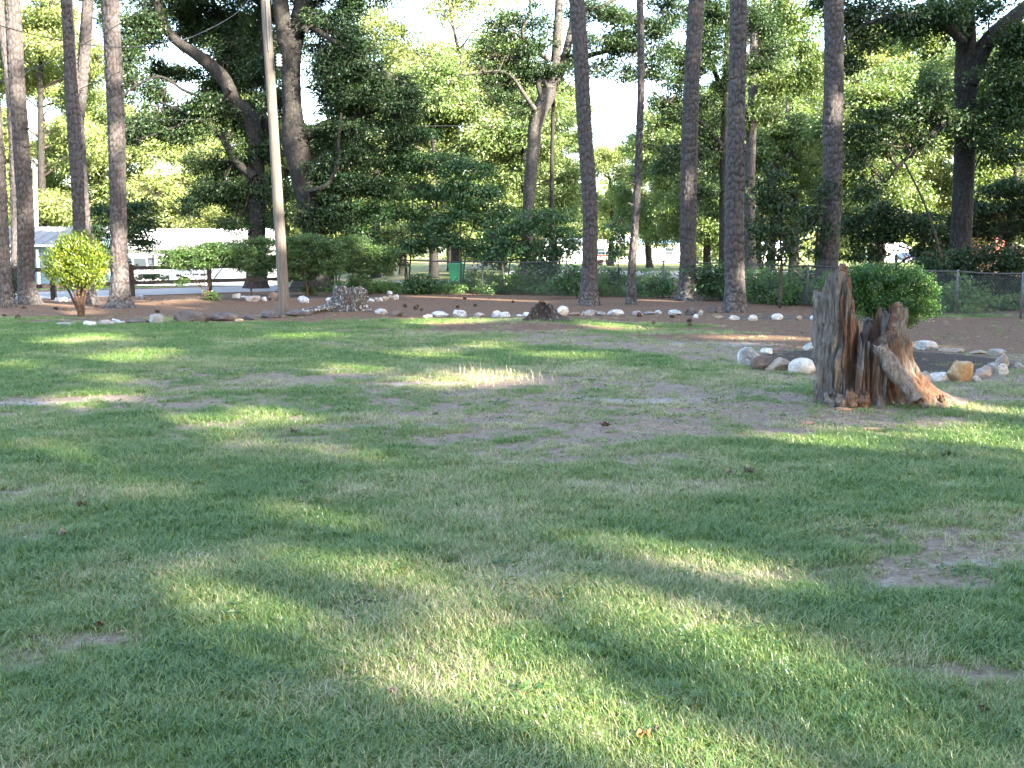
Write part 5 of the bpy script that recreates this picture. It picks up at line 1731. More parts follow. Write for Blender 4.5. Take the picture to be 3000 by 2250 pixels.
V, F, rot = stump_shell([(-180, 0.62), (-170, 0.80), (-162, 0.95), (-154, 0.86), (-140, 0.66), (-128, 0.8), (-112, 0.95), (-100, 1.02), (-88, 1.04), (-81, 1.10), (-75, 1.22), (-62, 1.27), (-50, 1.28), (-42, 1.2), (-37, 1.0), (-32, 0.84), (-26, 0.72), (-19, 0.64), (-10, 0.56), (0, 0.52), (10, 0.58), (22, 0.63), (36, 0.58), (52, 0.63), (64, 0.68), (76, 0.82), (82, 0.96), (92, 0.93), (100, 0.78), (112, 0.72), (122, 0.84), (132, 0.72), (150, 0.66)],
                        c1, 0.425, 0.40, 21, [(80, 26, 0.50, 0.22), (92, 12, 0.3, 0.13), (45, 22, 0.12, 0.22), (0, 30, 0.06, 0.2), (-60, 18, 0.05, 0.2), (-20, 14, 0.07, 0.08), (8, 9, 0.09, 0.4), (-27, 11, -0.15, 3.0), (33, 9, -0.10, 1.2), (64, 7, -0.06, 1.5), (-62, 5, -0.04, 4.0)], jag=0.075, thick=0.15, floor=0.38, nt=460, nz=150, groove=0.046, lean=None,
                        rots=[(-38, 0.72, 16, 0.16, 1.0), (0, 0.35, 45, 0.3, 0.62), (50, 0.5, 30, 0.4, 0.6), (-30, 0.45, 16, 0.5, 0.85), (-42, 1.2, 9, 0.2, 0.6), (-10, 0.2, 26, 0.25, 0.8), (60, 0.15, 40, 0.18, 0.95), (75, 0.5, 22, 0.3, 0.5), (-45, 0.95, 9, 0.35, 0.7), (20, 0.3, 10, 0.3, 0.4), (-60, 0.25, 10, 0.2, 0.35)])
m_ = mesh_from('stump_shell', V - c1, F, (ST1,))
m_.attributes.new('rot', 'FLOAT', 'POINT').data.foreach_set('value', rot.astype(np.float32))
link('stump_shell', m_, s1)


def slab(root, A, B, w, t, seed, mat, name='splintered_slab', n=40, k=18, rotv=0.15, side=(1, 0, 0)):
    A, B = np.asarray(A, float), np.asarray(B, float)
    u = np.linspace(0, 1, n)
    D = (B - A) / np.linalg.norm(B - A)
    X = np.asarray(side, float) - D * (np.asarray(side, float) @ D)
    X /= np.linalg.norm(X)
    Y = np.cross(D, X)
    th = np.linspace(0, 2 * np.pi, k, endpoint=False)
    P = []
    for i, q in enumerate(u):
        ww = w * (0.75 + 0.35 * math.sin(math.pi * min(1, q * 1.1)) + 0.35 * (noise3(q * 6, 0, 0, seed) - 0.5))
        tt = t * (0.7 + 0.6 * noise3(q * 5, 3, 0, seed))
        rg = 1 + 0.5 * (noise3(np.cos(th) * 4, np.sin(th) * 4, q * 2.5, seed + 2) - 0.5) + 0.4 * (noise3(np.cos(th) * 9, np.sin(th) * 9, q * 6, seed + 3) - 0.5)
        cc = A + (B - A) * q
        cs, sn = np.sign(np.cos(th)) * np.abs(np.cos(th)) ** 0.7, np.sign(np.sin(th)) * np.abs(np.sin(th)) ** 0.7
        off = (noise3(th * 3, 0, 0, seed + 5) - 0.5) * 0.12 if i in (0, n - 1) else 0
        P.append(cc + (cs * ww / 2 * rg)[:, None] * X + (sn * tt / 2 * rg)[:, None] * Y + (np.ones(k) * off)[:, None] * D)
    P = np.array(P)
    V = P.reshape(-1, 3)
    F = grid_faces(n, k, True)
    V = np.vstack([V, P[0].mean(0) + D * 0.03, P[-1].mean(0) - D * 0.03])
    F3 = [(len(V) - 2, (i + 1) % k, i) for i in range(k)] + [(len(V) - 1, (n - 1) * k + i, (n - 1) * k + (i + 1) % k) for i in range(k)]
    m = mesh_from(name, V - world_loc(root), [F, np.array(F3)], (mat,))
    m.attributes.new('rot', 'FLOAT', 'POINT').data.foreach_set('value', np.full(len(V), rotv, np.float32))
    return link(name, m, root)


# pieces measured from the photo in millimetres: x from the stump's centre, height above ground
slab(s1, c1 + [0.06, -0.36, 0.56], c1 + [0.37, -0.58, 0.07], 0.17, 0.10, 3, ST1)
slab(s1, c1 + [0.28, 0.05, 0.84], c1 + [0.30, -0.1, 0.3], 0.12, 0.07, 9, ST1, 'splinter', rotv=0.2)
slab(s1, c1 + [0.15, 0.22, 0.78], c1 + [0.16, 0.12, 0.3], 0.10, 0.07, 10, ST1, 'splinter', rotv=0.2)
for i, (x, y, s_, rt) in enumerate(((-0.38, -0.34, 0.09, 0.2), (-0.30, -0.42, 0.08, 0.5), (-0.22, -0.43, 0.10, 0.6), (-0.11, -0.44, 0.10, 0.7), (0.72, -0.28, 0.05, .9))):
    slab(s1, c1 + [x, y, s_ * 1.2], c1 + [x + 0.02, y - 0.04, -0.02], s_ * 1.3, s_ * 1.1, 20 + i, ST1, 'rotten_chunk', 14, 12, rt)

ST2 = mat_stump('lichened_stump_wood', (0.04, 0.033, 0.03), (0.14, 0.125, 0.115), (0.06, 0.038, 0.028), (0.16, 0.11, 0.08), (0.03, 0.022, 0.018), 0.85)
c2 = np.array([T2[0], T2[1], gz(T2[0], T2[1])])
s2 = thing('tree_stump', 'low wide grey stump white with lichen, right of the pole', 'stump', c2)
V, F, rot = stump_shell([(-180, 0.5), (-120, 0.46), (-90, 0.5), (-60, 0.56), (-30, 0.57), (-8, 0.52), (4, 0.40), (14, 0.46), (40, 0.50), (70, 0.48), (100, 0.44), (140, 0.5)],
                        c2, 0.40, 0.38, 33, [(-95, 22, 0.42, 0.16), (-110, 12, 0.5, 0.08), (20, 20, 0.08, 0.2), (80, 20, 0.16, 0.15), (-30, 20, 0.08, 0.2)], jag=0.05, thick=0.2, floor=0.40, nt=240, nz=60, groove=0.04, rots=[(5, 0.3, 12, 0.3, 0.5)])
m_ = mesh_from('stump_shell', V - c2, F, (ST2,))
m_.attributes.new('rot', 'FLOAT', 'POINT').data.foreach_set('value', rot.astype(np.float32))
link('stump_shell', m_, s2)
slab(s2, c2 + [-0.35, -0.1, 0.12], c2 + [-1.15, -0.35, -0.02], 0.12, 0.10, 41, ST2, 'root', 30, 12, 0.2, side=(0, 1, 0))
slab(s2, c2 + [-0.3, -0.3, 0.10], c2 + [-1.0, -0.9, -0.03], 0.10, 0.10, 42, ST2, 'root', 30, 12, 0.3, side=(0, 1, 0))
ST3 = mat_stump('dark_brown_stump_wood', (0.03, 0.022, 0.018), (0.085, 0.064, 0.052), (0.03, 0.02, 0.014), (0.09, 0.056, 0.038), (0.02, 0.014, 0.01), 0.25)
c3 = np.array([T3[0], T3[1], gz(T3[0], T3[1])])
s3 = thing('tree_stump', 'small crumbling dark brown stump between the rows of white stones', 'stump', c3)
V, F, rot = stump_shell([(-180, 0.30), (-110, 0.22), (-70, 0.28), (-30, 0.36), (-5, 0.37), (20, 0.31), (50, 0.30), (90, 0.18), (140, 0.24)], c3, 0.16, 0.17, 44, [(-90, 50, 0.24, 0.16), (60, 40, 0.34, 0.15), (95, 24, 0.26, 0.1), (0, 40, 0.16, 0.18), (180, 60, 0.2, 0.15)],
                        jag=0.04, thick=0.1, floor=0.22, nt=180, nz=50, groove=0.035, rots=[(-60, 0.1, 40, 0.2, 0.6)])
m_ = mesh_from('stump_shell', V - c3, F, (ST3,))
m_.attributes.new('rot', 'FLOAT', 'POINT').data.foreach_set('value', rot.astype(np.float32))
link('stump_shell', m_, s3)

# ------------------------------------------------------------------ stones
RM = {
    'W': mat_rock('white_quartz', (0.26, 0.25, 0.235), (0.44, 0.43, 0.41), (0.58, 0.57, 0.555), 0.6, (0.13, 0.12, 0.11)),
    'G': mat_rock('grey_stone', (0.12, 0.115, 0.11), (0.2, 0.193, 0.186), (0.3, 0.29, 0.28), 0.5, (0.5, 0.5, 0.48)),
    'D': mat_rock('dark_brown_stone', (0.045, 0.038, 0.036), (0.085, 0.07, 0.066), (0.14, 0.12, 0.11), 0.2, (0.2, 0.18, 0.17)),
    'T': mat_rock('tan_stone', (0.17, 0.125, 0.085), (0.26, 0.2, 0.145), (0.36, 0.3, 0.23), 0.4, (0.2, 0.15, 0.11)),
    'P': mat_rock('pinkish_grey_stone', (0.18, 0.15, 0.135), (0.28, 0.24, 0.22), (0.4, 0.36, 0.335), 0.4, (0.2, 0.17, 0.16)),
    'B': mat_rock('brown_boulder_stone', (0.075, 0.055, 0.045), (0.135, 0.1, 0.082), (0.2, 0.16, 0.135), 0.3, (0.12, 0.09, 0.075)),
    'O': mat_rock('orange_tan_stone', (0.2, 0.115, 0.055), (0.3, 0.19, 0.095), (0.38, 0.27, 0.155), 0.4, (0.62, 0.5, 0.38)),
    'S': mat_rock('speckled_grey_stone', (0.2, 0.2, 0.19), (0.33, 0.33, 0.32), (0.6, 0.6, 0.58), 0.8, (0.7, 0.7, 0.68), 12),
}


def rock_mesh(seed, w, d, h, cuts, mat, rough=0.16):
    bm = bmesh.new()
    bmesh.ops.create_icosphere(bm, subdivisions=4, radius=1.0)
    V = np.array([v.co[:] for v in bm.verts])
    g = np.random.default_rng(seed)
    for _ in range(cuts):
        n = rnd_unit(g, 1)[0]
        n[2] = n[2] * 0.7 + 0.15
        n /= np.linalg.norm(n)
        lim = g.uniform(0.48, 0.82)
        s_ = V @ n
        V = V - np.outer(np.maximum(0, s_ - lim) * 0.93, n)
    V = V * (1 + rough * 2 * (fbm(V[:, 0] * 1.6 + seed, V[:, 1] * 1.6, V[:, 2] * 1.6, seed % 97, 3) - 0.5))[:, None]
    V = V * (1 + rough * 0.7 * (fbm(V[:, 0] * 6 + seed, V[:, 1] * 6, V[:, 2] * 6, seed % 89, 3) - 0.5))[:, None]
    lo, hi = V.min(0), V.max(0)
    V = (V - (lo + hi) / 2) / (hi - lo)
    V = V * np.array([w, d, h * 1.35])
    V[:, 2] += h * 1.35 / 2 - h * 0.35
    for v, c in zip(bm.verts, V):
        v.co = c
    for f in bm.faces:
        f.smooth = True
    m = bpy.data.meshes.new('rock')
    bm.to_mesh(m)
    bm.free()
    m.materials.append(mat)
    return m


G1, G2, G3, G4, G5 = 'edging stones along the front of the lawn', 'stones round the shrub bed by the road', 'stones between the stumps and the pines', 'stones of the ring round the bush', 'small white stones in front of the pines at the right'
ROCKS = [
    # zoom, x, base y, width, height, stuff, cuts, group, label
    (Z5, 545, 1042, 150, 26, 'P', 6, G1, 'flat pale slab of stone sunk in soil left of the stones below the clipped conifer'),
    (Z5, 760, 1048, 132, 48, 'W', 6, G1, 'low whitish stone nearest below the clipped conifer, left of the pinkish stone'),
    (Z5, 900, 1042, 132, 50, 'P', 5, G1, 'pinkish grey stone between two whitish stones below the clipped conifer'),
    (Z5, 1000, 1032, 78, 48, 'W', 8, G1, 'jagged white stone right of the pinkish grey stone'),
    (Z5, 1050, 1034, 44, 30, 'W', 6, G1, 'small white stone tucked against the jagged white stone'),
    (Z5, 1180, 1028, 190, 46, 'D', 5, G1, 'flat dark brown stone left of the dome-shaped grey stone'),
    (Z5, 1347, 1030, 134, 90, 'G', 4, G1, 'dome-shaped pale grey stone standing alone left of the big dark slabs'),
    (Z5, 1640, 1020, 296, 112, 'D', 6, G1, 'largest dark brown boulder, in front of the sunlit azalea'),
    (Z5, 1905, 1002, 260, 80, 'D', 5, G1, 'long dark boulder right of the largest dark boulder'),
    (Z5, 2060, 1008, 76, 26, 'T', 6, G1, 'small tan stone wedged between the dark boulders'),
    (Z6, 70, 996, 150, 46, 'D', 5, G1, 'low dark stone left of the blocky dark stone'),
    (Z6, 262, 985, 190, 78, 'D', 9, G1, 'blocky dark stone at the left foot of the wooden pole'),
    (Z6, 512, 982, 218, 50, 'D', 5, G1, 'flat dark stone at the right foot of the wooden pole'),
    (Z5, 490, 836, 64, 34, 'W', 6, G2, 'white stone behind the clipped conifer, leftmost of three'),
    (Z5, 542, 834, 64, 38, 'W', 6, G2, 'white stone behind the clipped conifer, middle one of three'),
    (Z5, 598, 832, 42, 24, 'W', 6, G2, 'smallest white stone behind the clipped conifer'),
    (Z5, 830, 838, 54, 42, 'W', 5, G2, 'white stone just left of the flared pine foot'),
    (Z5, 1205, 822, 84, 38, 'G', 6, G2, 'pale grey stone just right of the flared pine foot'),
    (Z5, 2036, 814, 74, 48, 'W', 7, G2, 'upright white stone right of the azalea mound'),
    (Z5, 2105, 812, 90, 26, 'W', 7, G2, 'flat white stone beside the upright white stone past the azalea mound'),
    (Z6, 112, 850, 124, 56, 'P', 6, G2, 'pinkish tan stone in the shrub bed left of the pole'),
    (Z6, 215, 842, 58, 40, 'W', 5, G2, 'small white stone left of the round brown boulder'),
    (Z6, 295, 832, 104, 84, 'B', 4, G2, 'round brown boulder just left of the wooden pole'),
    (Z6, 553, 848, 104, 62, 'S', 6, G2, 'speckled grey and white stone right of the wooden pole'),
    (Z6, 776, 842, 56, 38, 'W', 5, G2, 'lone small white stone left of the lichened stump'),
    (Z6, 1143, 844, 58, 34, 'W', 6, G2, 'whitish stone nearest the right side of the lichened stump'),
    (Z6, 1190, 840, 52, 36, 'P', 6, G2, 'pinkish stone second from the right side of the lichened stump'),
    (Z6, 1222, 836, 40, 30, 'W', 6, G2, 'little white stone between the pinkish and tan stones'),
    (Z6, 1264, 834, 64, 42, 'T', 6, G2, 'tan stone in the curved row right of the lichened stump'),
    (Z6, 1312, 828, 60, 46, 'T', 7, G2, 'taller tan stone near the end of the curved row'),
    (Z6, 1354, 820, 52, 46, 'W', 7, G2, 'white stone ending the curved row right of the lichened stump'),
    (Z6, 1300, 776, 52, 34, 'W', 6, G2, 'white stone farther back behind the curved row'),
    (Z6, 1190, 752, 42, 22, 'W', 6, G2, 'tiny white stone far back behind the lichened stump'),
    (Z6, 1228, 976, 110, 54, 'S', 6, G3, 'mossy grey stone touching the right foot of the lichened stump'),
    (Z6, 1362, 978, 104, 46, 'B', 5, G3, 'low brown stone right of the mossy grey stone'),
    (Z6, 1630, 986, 84, 40, 'P', 6, G3, 'pinkish stone at the left end of the white row'),
    (Z6, 1738, 972, 144, 50, 'W', 7, G3, 'long white stone second in the row, beside the pinkish one'),
    (Z6, 1908, 976, 114, 66, 'W', 6, G3, 'pointed white stone third in the row'),
    (Z6, 2072, 980, 98, 50, 'P', 5, G3, 'rounded greyish pink stone fourth in the row'),
    (Z7, 162, 974, 88, 60, 'W', 6, G3, 'left one of two touching white stones left of the brown stump'),
    (Z7, 236, 976, 86, 48, 'W', 6, G3, 'right one of two touching white stones left of the brown stump'),
    (Z7, 362, 974, 62, 24, 'W', 6, G3, 'thin white stone close left of the brown stump'),
    (Z7, 424, 970, 80, 40, 'W', 7, G3, 'white stone touching the left side of the brown stump'),
    (Z7, 722, 966, 126, 92, 'W', 5, G3, 'big white boulder just right of the brown stump'),
    (Z7, 838, 958, 104, 28, 'T', 7, G3, 'flat pale tan stone right of the big white boulder'),
    (Z7, 972, 958, 112, 52, 'G', 6, G3, 'brownish grey stone at the foot of the leaning pine'),
    (Z7, 1062, 958, 100, 36, 'G', 6, G3, 'low grey stone between the leaning pine and the thin pine'),
    (Z7, 1190, 958, 148, 54, 'W', 8, G3, 'angular white-topped stone in front of the thin pine'),
    (Z7, 1384, 954, 92, 38, 'P', 7, G3, 'pale pinkish stone right of the thin pine foot'),
    (Z7, 1480, 952, 104, 30, 'G', 6, G3, 'flat grey stone left of the stout pine foot'),
    (Z7, 1562, 942, 62, 32, 'S', 6, G3, 'small speckled stone in front of the stout pine foot'),
    (Z7, 1706, 952, 114, 46, 'W', 7, G3, 'white stone just right of the stout pine foot'),
    (Z7, 1848, 958, 104, 66, 'D', 5, G3, 'dark rounded stone between the stout pine and the nearest pine'),
    (Z7, 1888, 984, 50, 38, 'W', 6, G3, 'lower one of a leaning white pair left of the nearest pine'),
    (Z7, 1922, 962, 52, 54, 'G', 6, G3, 'upper greyer one of a leaning pair left of the nearest pine'),
    (Z7, 2020, 932, 80, 54, 'D', 6, G3, 'dark stone close left of the nearest pine foot'),
    (Z7, 2084, 930, 54, 54, 'D', 6, G3, 'dark stone touching the nearest pine foot'),
    (Z7, 2086, 990, 74, 30, 'T', 6, G5, 'small tan stone leftmost in front of the nearest pine'),
    (Z8, 238, 552, 72, 30, 'W', 6, G5, 'flat white stone in front of the nearest pine'),
    (Z8, 365, 557, 66, 40, 'W', 8, G5, 'square white stone right of the flat white stone'),
    (Z8, 534, 552, 76, 46, 'W', 7, G5, 'larger white stone left of the tall stump, beyond the bed'),
    (Z8, 680, 552, 42, 28, 'T', 6, G5, 'little tan stone between two white stones left of the tall stump'),
    (Z8, 794, 556, 68, 32, 'W', 6, G5, 'white stone half behind the left edge of the tall stump'),
    (Z8, 300, 862, 74, 120, 'S', 6, G4, 'tall mottled white stone behind the dark-topped boulder'),
    (Z8, 350, 878, 160, 138, 'G', 8, G4, 'big grey boulder with a flat dark face in the stone ring'),
    (Z8, 428, 902, 140, 104, 'B', 6, G4, 'brownish grey boulder right of the big grey one in the ring'),
    (Z8, 542, 908, 160, 96, 'T', 3, G4, 'rounded tan boulder with a hollow left of the smooth white oval stone'),
    (Z8, 716, 924, 194, 110, 'W', 0, G4, 'smooth white oval boulder left of the tall stump'),
    (Z8, 460, 792, 84, 44, 'W', 6, G4, 'small whitish stone behind the left boulders of the ring'),
    (Z8, 550, 772, 104, 28, 'B', 5, G4, 'low brownish stone at the back left of the ring'),
    (Z8, 770, 768, 108, 62, 'W', 9, G4, 'pyramid-shaped whitish stone just left behind the tall stump'),
    (Z8, 1568, 758, 152, 64, 'S', 9, G4, 'slanting white slab right behind the tall stump'),
    (Z8, 1750, 774, 190, 30, 'T', 5, G4, 'long flat tan stone at the back of the ring'),
    (Z8, 1928, 786, 130, 26, 'T', 5, G4, 'shorter flat tan stone at the back of the ring'),
    (Z8, 2040, 800, 124, 52, 'G', 7, G4, 'grey stone behind the right end of the ring'),
    (Z8, 2072, 866, 96, 92, 'P', 6, G4, 'upright pinkish grey stone at the right end of the ring'),
    (Z8, 1550, 984, 78, 86, 'P', 8, G4, 'tilted pinkish slab against the right root of the tall stump'),
    (Z8, 1655, 974, 128, 68, 'W', 8, G4, 'bright white stone between the tall stump and the orange boulder'),
    (Z8, 1790, 978, 162, 152, 'O', 7, G4, 'large faceted orange-tan boulder right of the tall stump'),
    (Z8, 1895, 976, 62, 48, 'S', 6, G4, 'small grey-white stone at the right foot of the orange boulder'),
    (Z8, 1950, 948, 104, 88, 'P', 7, G4, 'pale tan chunky stone right of the orange boulder'),
    (Z8, 2002, 922, 84, 84, 'G', 6, G4, 'grey stone behind the pale tan chunky stone'),
    (Z8, 2078, 930, 66, 84, 'W', 6, G4, 'narrow upright white stone at the right end of the ring'),
    (Z8, 2190, 884, 70, 44, 'G', 6, G4, 'grey stone cut by the right photo edge'),
]
for i, (zf, x, y, w, h, st_, cuts, grp, lab) in enumerate(ROCKS):
    k0 = zf(x, y)
    kk = {Z5: 2.949, Z6: 2.949, Z7: 2.949, Z8: 2.328}[zf]
    p = ground_at(*k0)
    mpp = p[1] / FPX / kk
    W_, H_ = w * mpp, h * mpp
    # the far low stones are seen at a slant: part of their height in the photo is their depth
    D_ = W_ * (0.72 if cuts != 0 else 0.7)
    H_ = max(0.05, H_ - 0.25 * D_ * (CAM_H / p[1]))
    yy = p[1] + D_ * 0.4
    o = link('rock', rock_mesh(1000 + i * 7, W_ * 1.06, D_, H_, cuts, RM[st_], 0.05 if cuts == 0 else 0.24), None, (p[0], yy, gz(p[0], yy)))
    o.rotation_euler = (0, 0, random.uniform(-0.25, 0.25))
    tag(o, lab, 'rock', grp)

# ------------------------------------------------------------------ grass, weeds, litter
def mat_grass():
    t = NT('grass_blade')
    g = t.node('ShaderNodeNewGeometry')
    a = t.node('ShaderNodeAttribute', attribute_type='INSTANCER')
    a.attribute_name = 'dry'
    f = t.math('ADD', t.math('MULTIPLY', g.outputs['Random Per Island'], 0.62), a.outputs['Fac'])
    col = t.ramp(f, [(0.05, (0.045, 0.11, 0.018)), (0.4, (0.10, 0.195, 0.03)), (0.62, (0.185, 0.24, 0.055)), (0.82, (0.35, 0.31, 0.16)), (1.0, (0.45, 0.39, 0.26))])
    d = t.node('ShaderNodeBsdfDiffuse')
    t.l.new(col, d.inputs[0])
    tr = t.node('ShaderNodeBsdfTranslucent')
    t.l.new(col, tr.inputs[0])
    m1 = t.node('ShaderNodeMixShader')
    m1.inputs[0].default_value = 0.35
    t.l.new(d.outputs[0], m1.inputs[1])
    t.l.new(tr.outputs[0], m1.inputs[2])
    gl = t.node('ShaderNodeBsdfGlossy')
    gl.inputs['Roughness'].default_value = 0.42
    m2 = t.node('ShaderNodeMixShader')
    m2.inputs[0].default_value = 0.07
    t.l.new(m1.outputs[0], m2.inputs[1])
    t.l.new(gl.outputs[0], m2.inputs[2])
    t.l.new(m2.outputs[0], t.out.inputs['Surface'])
    return t.m


GRASS = mat_grass()
gG = np.random.default_rng(99)


def tuft(name, nb, rad, hgt, wid, lean):
    V, F4, F3 = [], [], []
    for i in range(nb):
        a, r = gG.uniform(0, 2 * np.pi), rad * math.sqrt(gG.uniform())
        b = np.array([math.cos(a) * r, math.sin(a) * r, -0.004])
        h = hgt * gG.uniform(0.5, 1.25)
        la = gG.uniform(0, 2 * np.pi)
        ld = np.array([math.cos(la), math.sin(la), 0]) * h * lean * gG.uniform(0.4, 1.4)
        sd = np.array([-math.sin(la + gG.uniform(-1, 1)), math.cos(la), 0])
        sd /= np.linalg.norm(sd)
        w = wid * gG.uniform(0.7, 1.2)
        n = len(V)
        m = b + ld * 0.35 + [0, 0, h * 0.6]
        e = b + ld + [0, 0, h * 0.88]
        V += [b - sd * w / 2, b + sd * w / 2, m + sd * w * 0.42, m - sd * w * 0.42, e]
        F4.append((n, n + 1, n + 2, n + 3))
        F3.append((n + 3, n + 2, n + 4))
    return mesh_from(name, np.array(V), [np.array(F4), np.array(F3)], (GRASS,), smooth=False)


tcol = bpy.data.collections.new('grass_tufts')
for i in range(7):
    o = bpy.data.objects.new('grass_tuft', tuft('grass_tuft', 32, 0.065, 0.034 + 0.008 * (i % 3), 0.0034, 1.0))
    tcol.objects.link(o)
# candidate points: even over the picture, thinned by the grass cover
P_ = []
for (y0, y1, dens) in ((2.6, 5.0, 850), (5.0, 8.5, 560), (8.5, 14, 300), (14, 24.5, 150), (24.5, 45, 16)):
    ym = np.arange(y0, y1, 0.25)
    for yy in ym:
        xw = 0.53 * (yy + 0.25) + 0.5
        n = int(dens * 2 * xw * 0.25)
        P_.append(np.stack([gG.uniform(-xw, xw, n), gG.uniform(yy, yy + 0.25, n)], -1))
P_ = np.vstack(P_)
gmask, sm, mmk, snd = masks(P_[:, 0], P_[:, 1])
pn = fbm(P_[:, 0] * 3.2, P_[:, 1] * 3.2, 0, 41, 3)
keep = gG.uniform(0, 1, len(P_)) < np.clip((gmask - 0.08) * 1.15 + (pn - 0.5) * 0.9 * (gmask > 0.06), 0, 1)
keep |= (gG.uniform(0, 1, len(P_)) < 0.62 * sst(0.38, 0.6, pn) + 0.05) & (P_[:, 1] < 20) & (mmk < 0.3) & (sm < 0.5)
keep |= (gG.uniform(0, 1, len(P_)) < 0.02) & (P_[:, 1] < 26)
rs_ = road_side(P_[:, 0], P_[:, 1])
keep &= ~((np.abs(rs_) < 3.3) & (P_[:, 1] > 30))
P_, gk = P_[keep], gmask[keep]
dist = P_[:, 1]
dn = fbm(P_[:, 0] * 1.1, P_[:, 1] * 1.1, 0, 51, 3)
dn2 = fbm(P_[:, 0] * 4, P_[:, 1] * 4, 0, 57, 2)
dryspot = np.zeros(len(P_))
for (px, py, rx, ry, k) in ((1180, 1990, 0.7, 0.35, 0.30), (1000, 1900, 0.4, 0.2, 0.2), (1330, 1790, 0.5, 0.3, 0.12), (1550, 1480, 1.4, 0.6, 0.18), (1250, 1450, 1.2, 0.5, 0.15), (1700, 2100, 0.5, 0.2, 0.15), (700, 1500, 1.2, 0.5, 0.1), (1450, 1100, 2.0, 1.0, 0.25), (2900, 1300, 1.0, 0.6, 0.06)):
    dryspot = np.maximum(dryspot, k * ell(P_[:, 0], P_[:, 1], px, py, rx, ry, 0.8))
dry = np.clip((dn - 0.5) * 0.75 + (dn2 - 0.5) * 0.45 + 0.10 + dryspot + 0.22 * (1 - gk), 0, 0.6)
sc = (0.85 + 0.35 * gG.uniform(0, 1, len(P_))) * (0.72 + 0.7 * pn[keep]) * np.interp(dist, [3, 10, 24, 45], [0.8, 0.95, 1.15, 1.9]) * np.where(gk < 0.3, 0.75, 1)
gp_ = np.stack([P_[:, 0], P_[:, 1], gz(P_[:, 0], P_[:, 1])], -1)
gm_ = bpy.data.meshes.new('grass')
gm_.vertices.add(len(gp_))
gm_.vertices.foreach_set('co', gp_.astype(np.float32).ravel())
for nm, ty, arr, key in (('dry', 'FLOAT', dry, 'value'), ('sc', 'FLOAT', sc, 'value'), ('yaw', 'FLOAT', gG.uniform(0, 6.283, len(P_)), 'value')):
    gm_.attributes.new(nm, ty, 'POINT').data.foreach_set(key, arr.astype(np.float32))
go = tag(link('grass', gm_), 'short patchy lawn grass covering the yard', 'grass', kind='stuff')
ng = bpy.data.node_groups.new('grass_scatter', 'GeometryNodeTree')
ng.interface.new_socket('Geometry', in_out='INPUT', socket_type='NodeSocketGeometry')
ng.interface.new_socket('Geometry', in_out='OUTPUT', socket_type='NodeSocketGeometry')
N = ng.nodes
gi, gout = N.new('NodeGroupInput'), N.new('NodeGroupOutput')
ci = N.new('GeometryNodeCollectionInfo')
ci.inputs[0].default_value = tcol
ci.inputs['Separate Children'].default_value = True
iop = N.new('GeometryNodeInstanceOnPoints')
iop.inputs['Pick Instance'].default_value = True
na = N.new('GeometryNodeInputNamedAttribute'); na.data_type = 'FLOAT'; na.inputs[0].default_value = 'sc'
ny = N.new('GeometryNodeInputNamedAttribute'); ny.data_type = 'FLOAT'; ny.inputs[0].default_value = 'yaw'
cx_ = N.new('ShaderNodeCombineXYZ')
ng.links.new(ny.outputs[0], cx_.inputs[2])
ng.links.new(gi.outputs[0], iop.inputs['Points'])
ng.links.new(ci.outputs[0], iop.inputs['Instance'])
ng.links.new(cx_.outputs[0], iop.inputs['Rotation'])
ng.links.new(na.outputs[0], iop.inputs['Scale'])
ng.links.new(iop.outputs[0], gout.inputs[0])
md = go.modifiers.new('scatter', 'NODES')
md.node_group = ng

# weeds and low green growth along the fence foot and beyond it
wd = Foliage(555)
for i in range(420):
    u = gG.uniform(0, 1)
    j = gG.integers(1, 9)
    a, b = cf[j], cf[j + 1]
    p = a + (b - a) * u
    off = gG.uniform(-0.25, 5.5) ** 1.0
    nrm = np.array([-(b - a)[1], (b - a)[0]])
    nrm = nrm / np.linalg.norm(nrm)
    q = p[:2] + nrm * off
    if abs(road_side(q[0], q[1])) < 3.6:
        continue
    h = gG.uniform(0.10, 0.34) + 0.3 * (gG.uniform() < 0.25)
    wd.blob((q[0], q[1], gz(q[0], q[1]) + h * 0.7), (gG.uniform(0.25, 0.6), 0.4, h), 0.8, 0.11, 0.055, 0.14, 10, 0.6, 0.9, 0.15, 0.3, tw=0.004)
for i in range(60):
    px = gG.uniform(930, 1420)
    p = ground_at(px, gG.uniform(846, 866))
    wd.blob((p[0], p[1], 0.15), (0.4, 0.3, 0.2), 0.9, 0.11, 0.055, 0.14, 10, 0.6, 0.9, 0.15, 0.3, tw=0.004)
tag(link('undergrowth', wd.mesh('undergrowth', WEED_LEAF, STEM)), 'low green weeds along and beyond the wire fence', 'weeds', kind='stuff')

# low broad-leaved weeds in the lawn
lw = Foliage(556)
for i in range(900):
    y_ = 3.2 + 17 * gG.uniform() ** 0.9
    x_ = gG.uniform(-1, 1) * (0.53 * y_ + 0.4)
    a_ = fbm(np.array([x_ * 0.5]), np.array([y_ * 0.5]), 0, 61, 2)[0]
    if gG.uniform() > 1.6 * (a_ - 0.3):
        continue
    z_ = float(gz(x_, y_)) + 0.02
    nn_ = int(gG.integers(5, 14))
    an = gG.uniform(0, 6.283, nn_)
    rr_ = gG.uniform(0.01, 0.09, nn_)
    C_ = np.stack([x_ + np.cos(an) * rr_, y_ + np.sin(an) * rr_, z_ + gG.uniform(0, 0.025, nn_)], -1)
    lw.leaves(*leaf_quads(gG, C_, 0.036, 0.02, 2.0))
tag(link('lawn_weeds', lw.mesh('lawn_weeds', AZALEA_LEAF, STEM)), 'low broad-leaved weeds scattered through the lawn', 'weeds', kind='stuff')

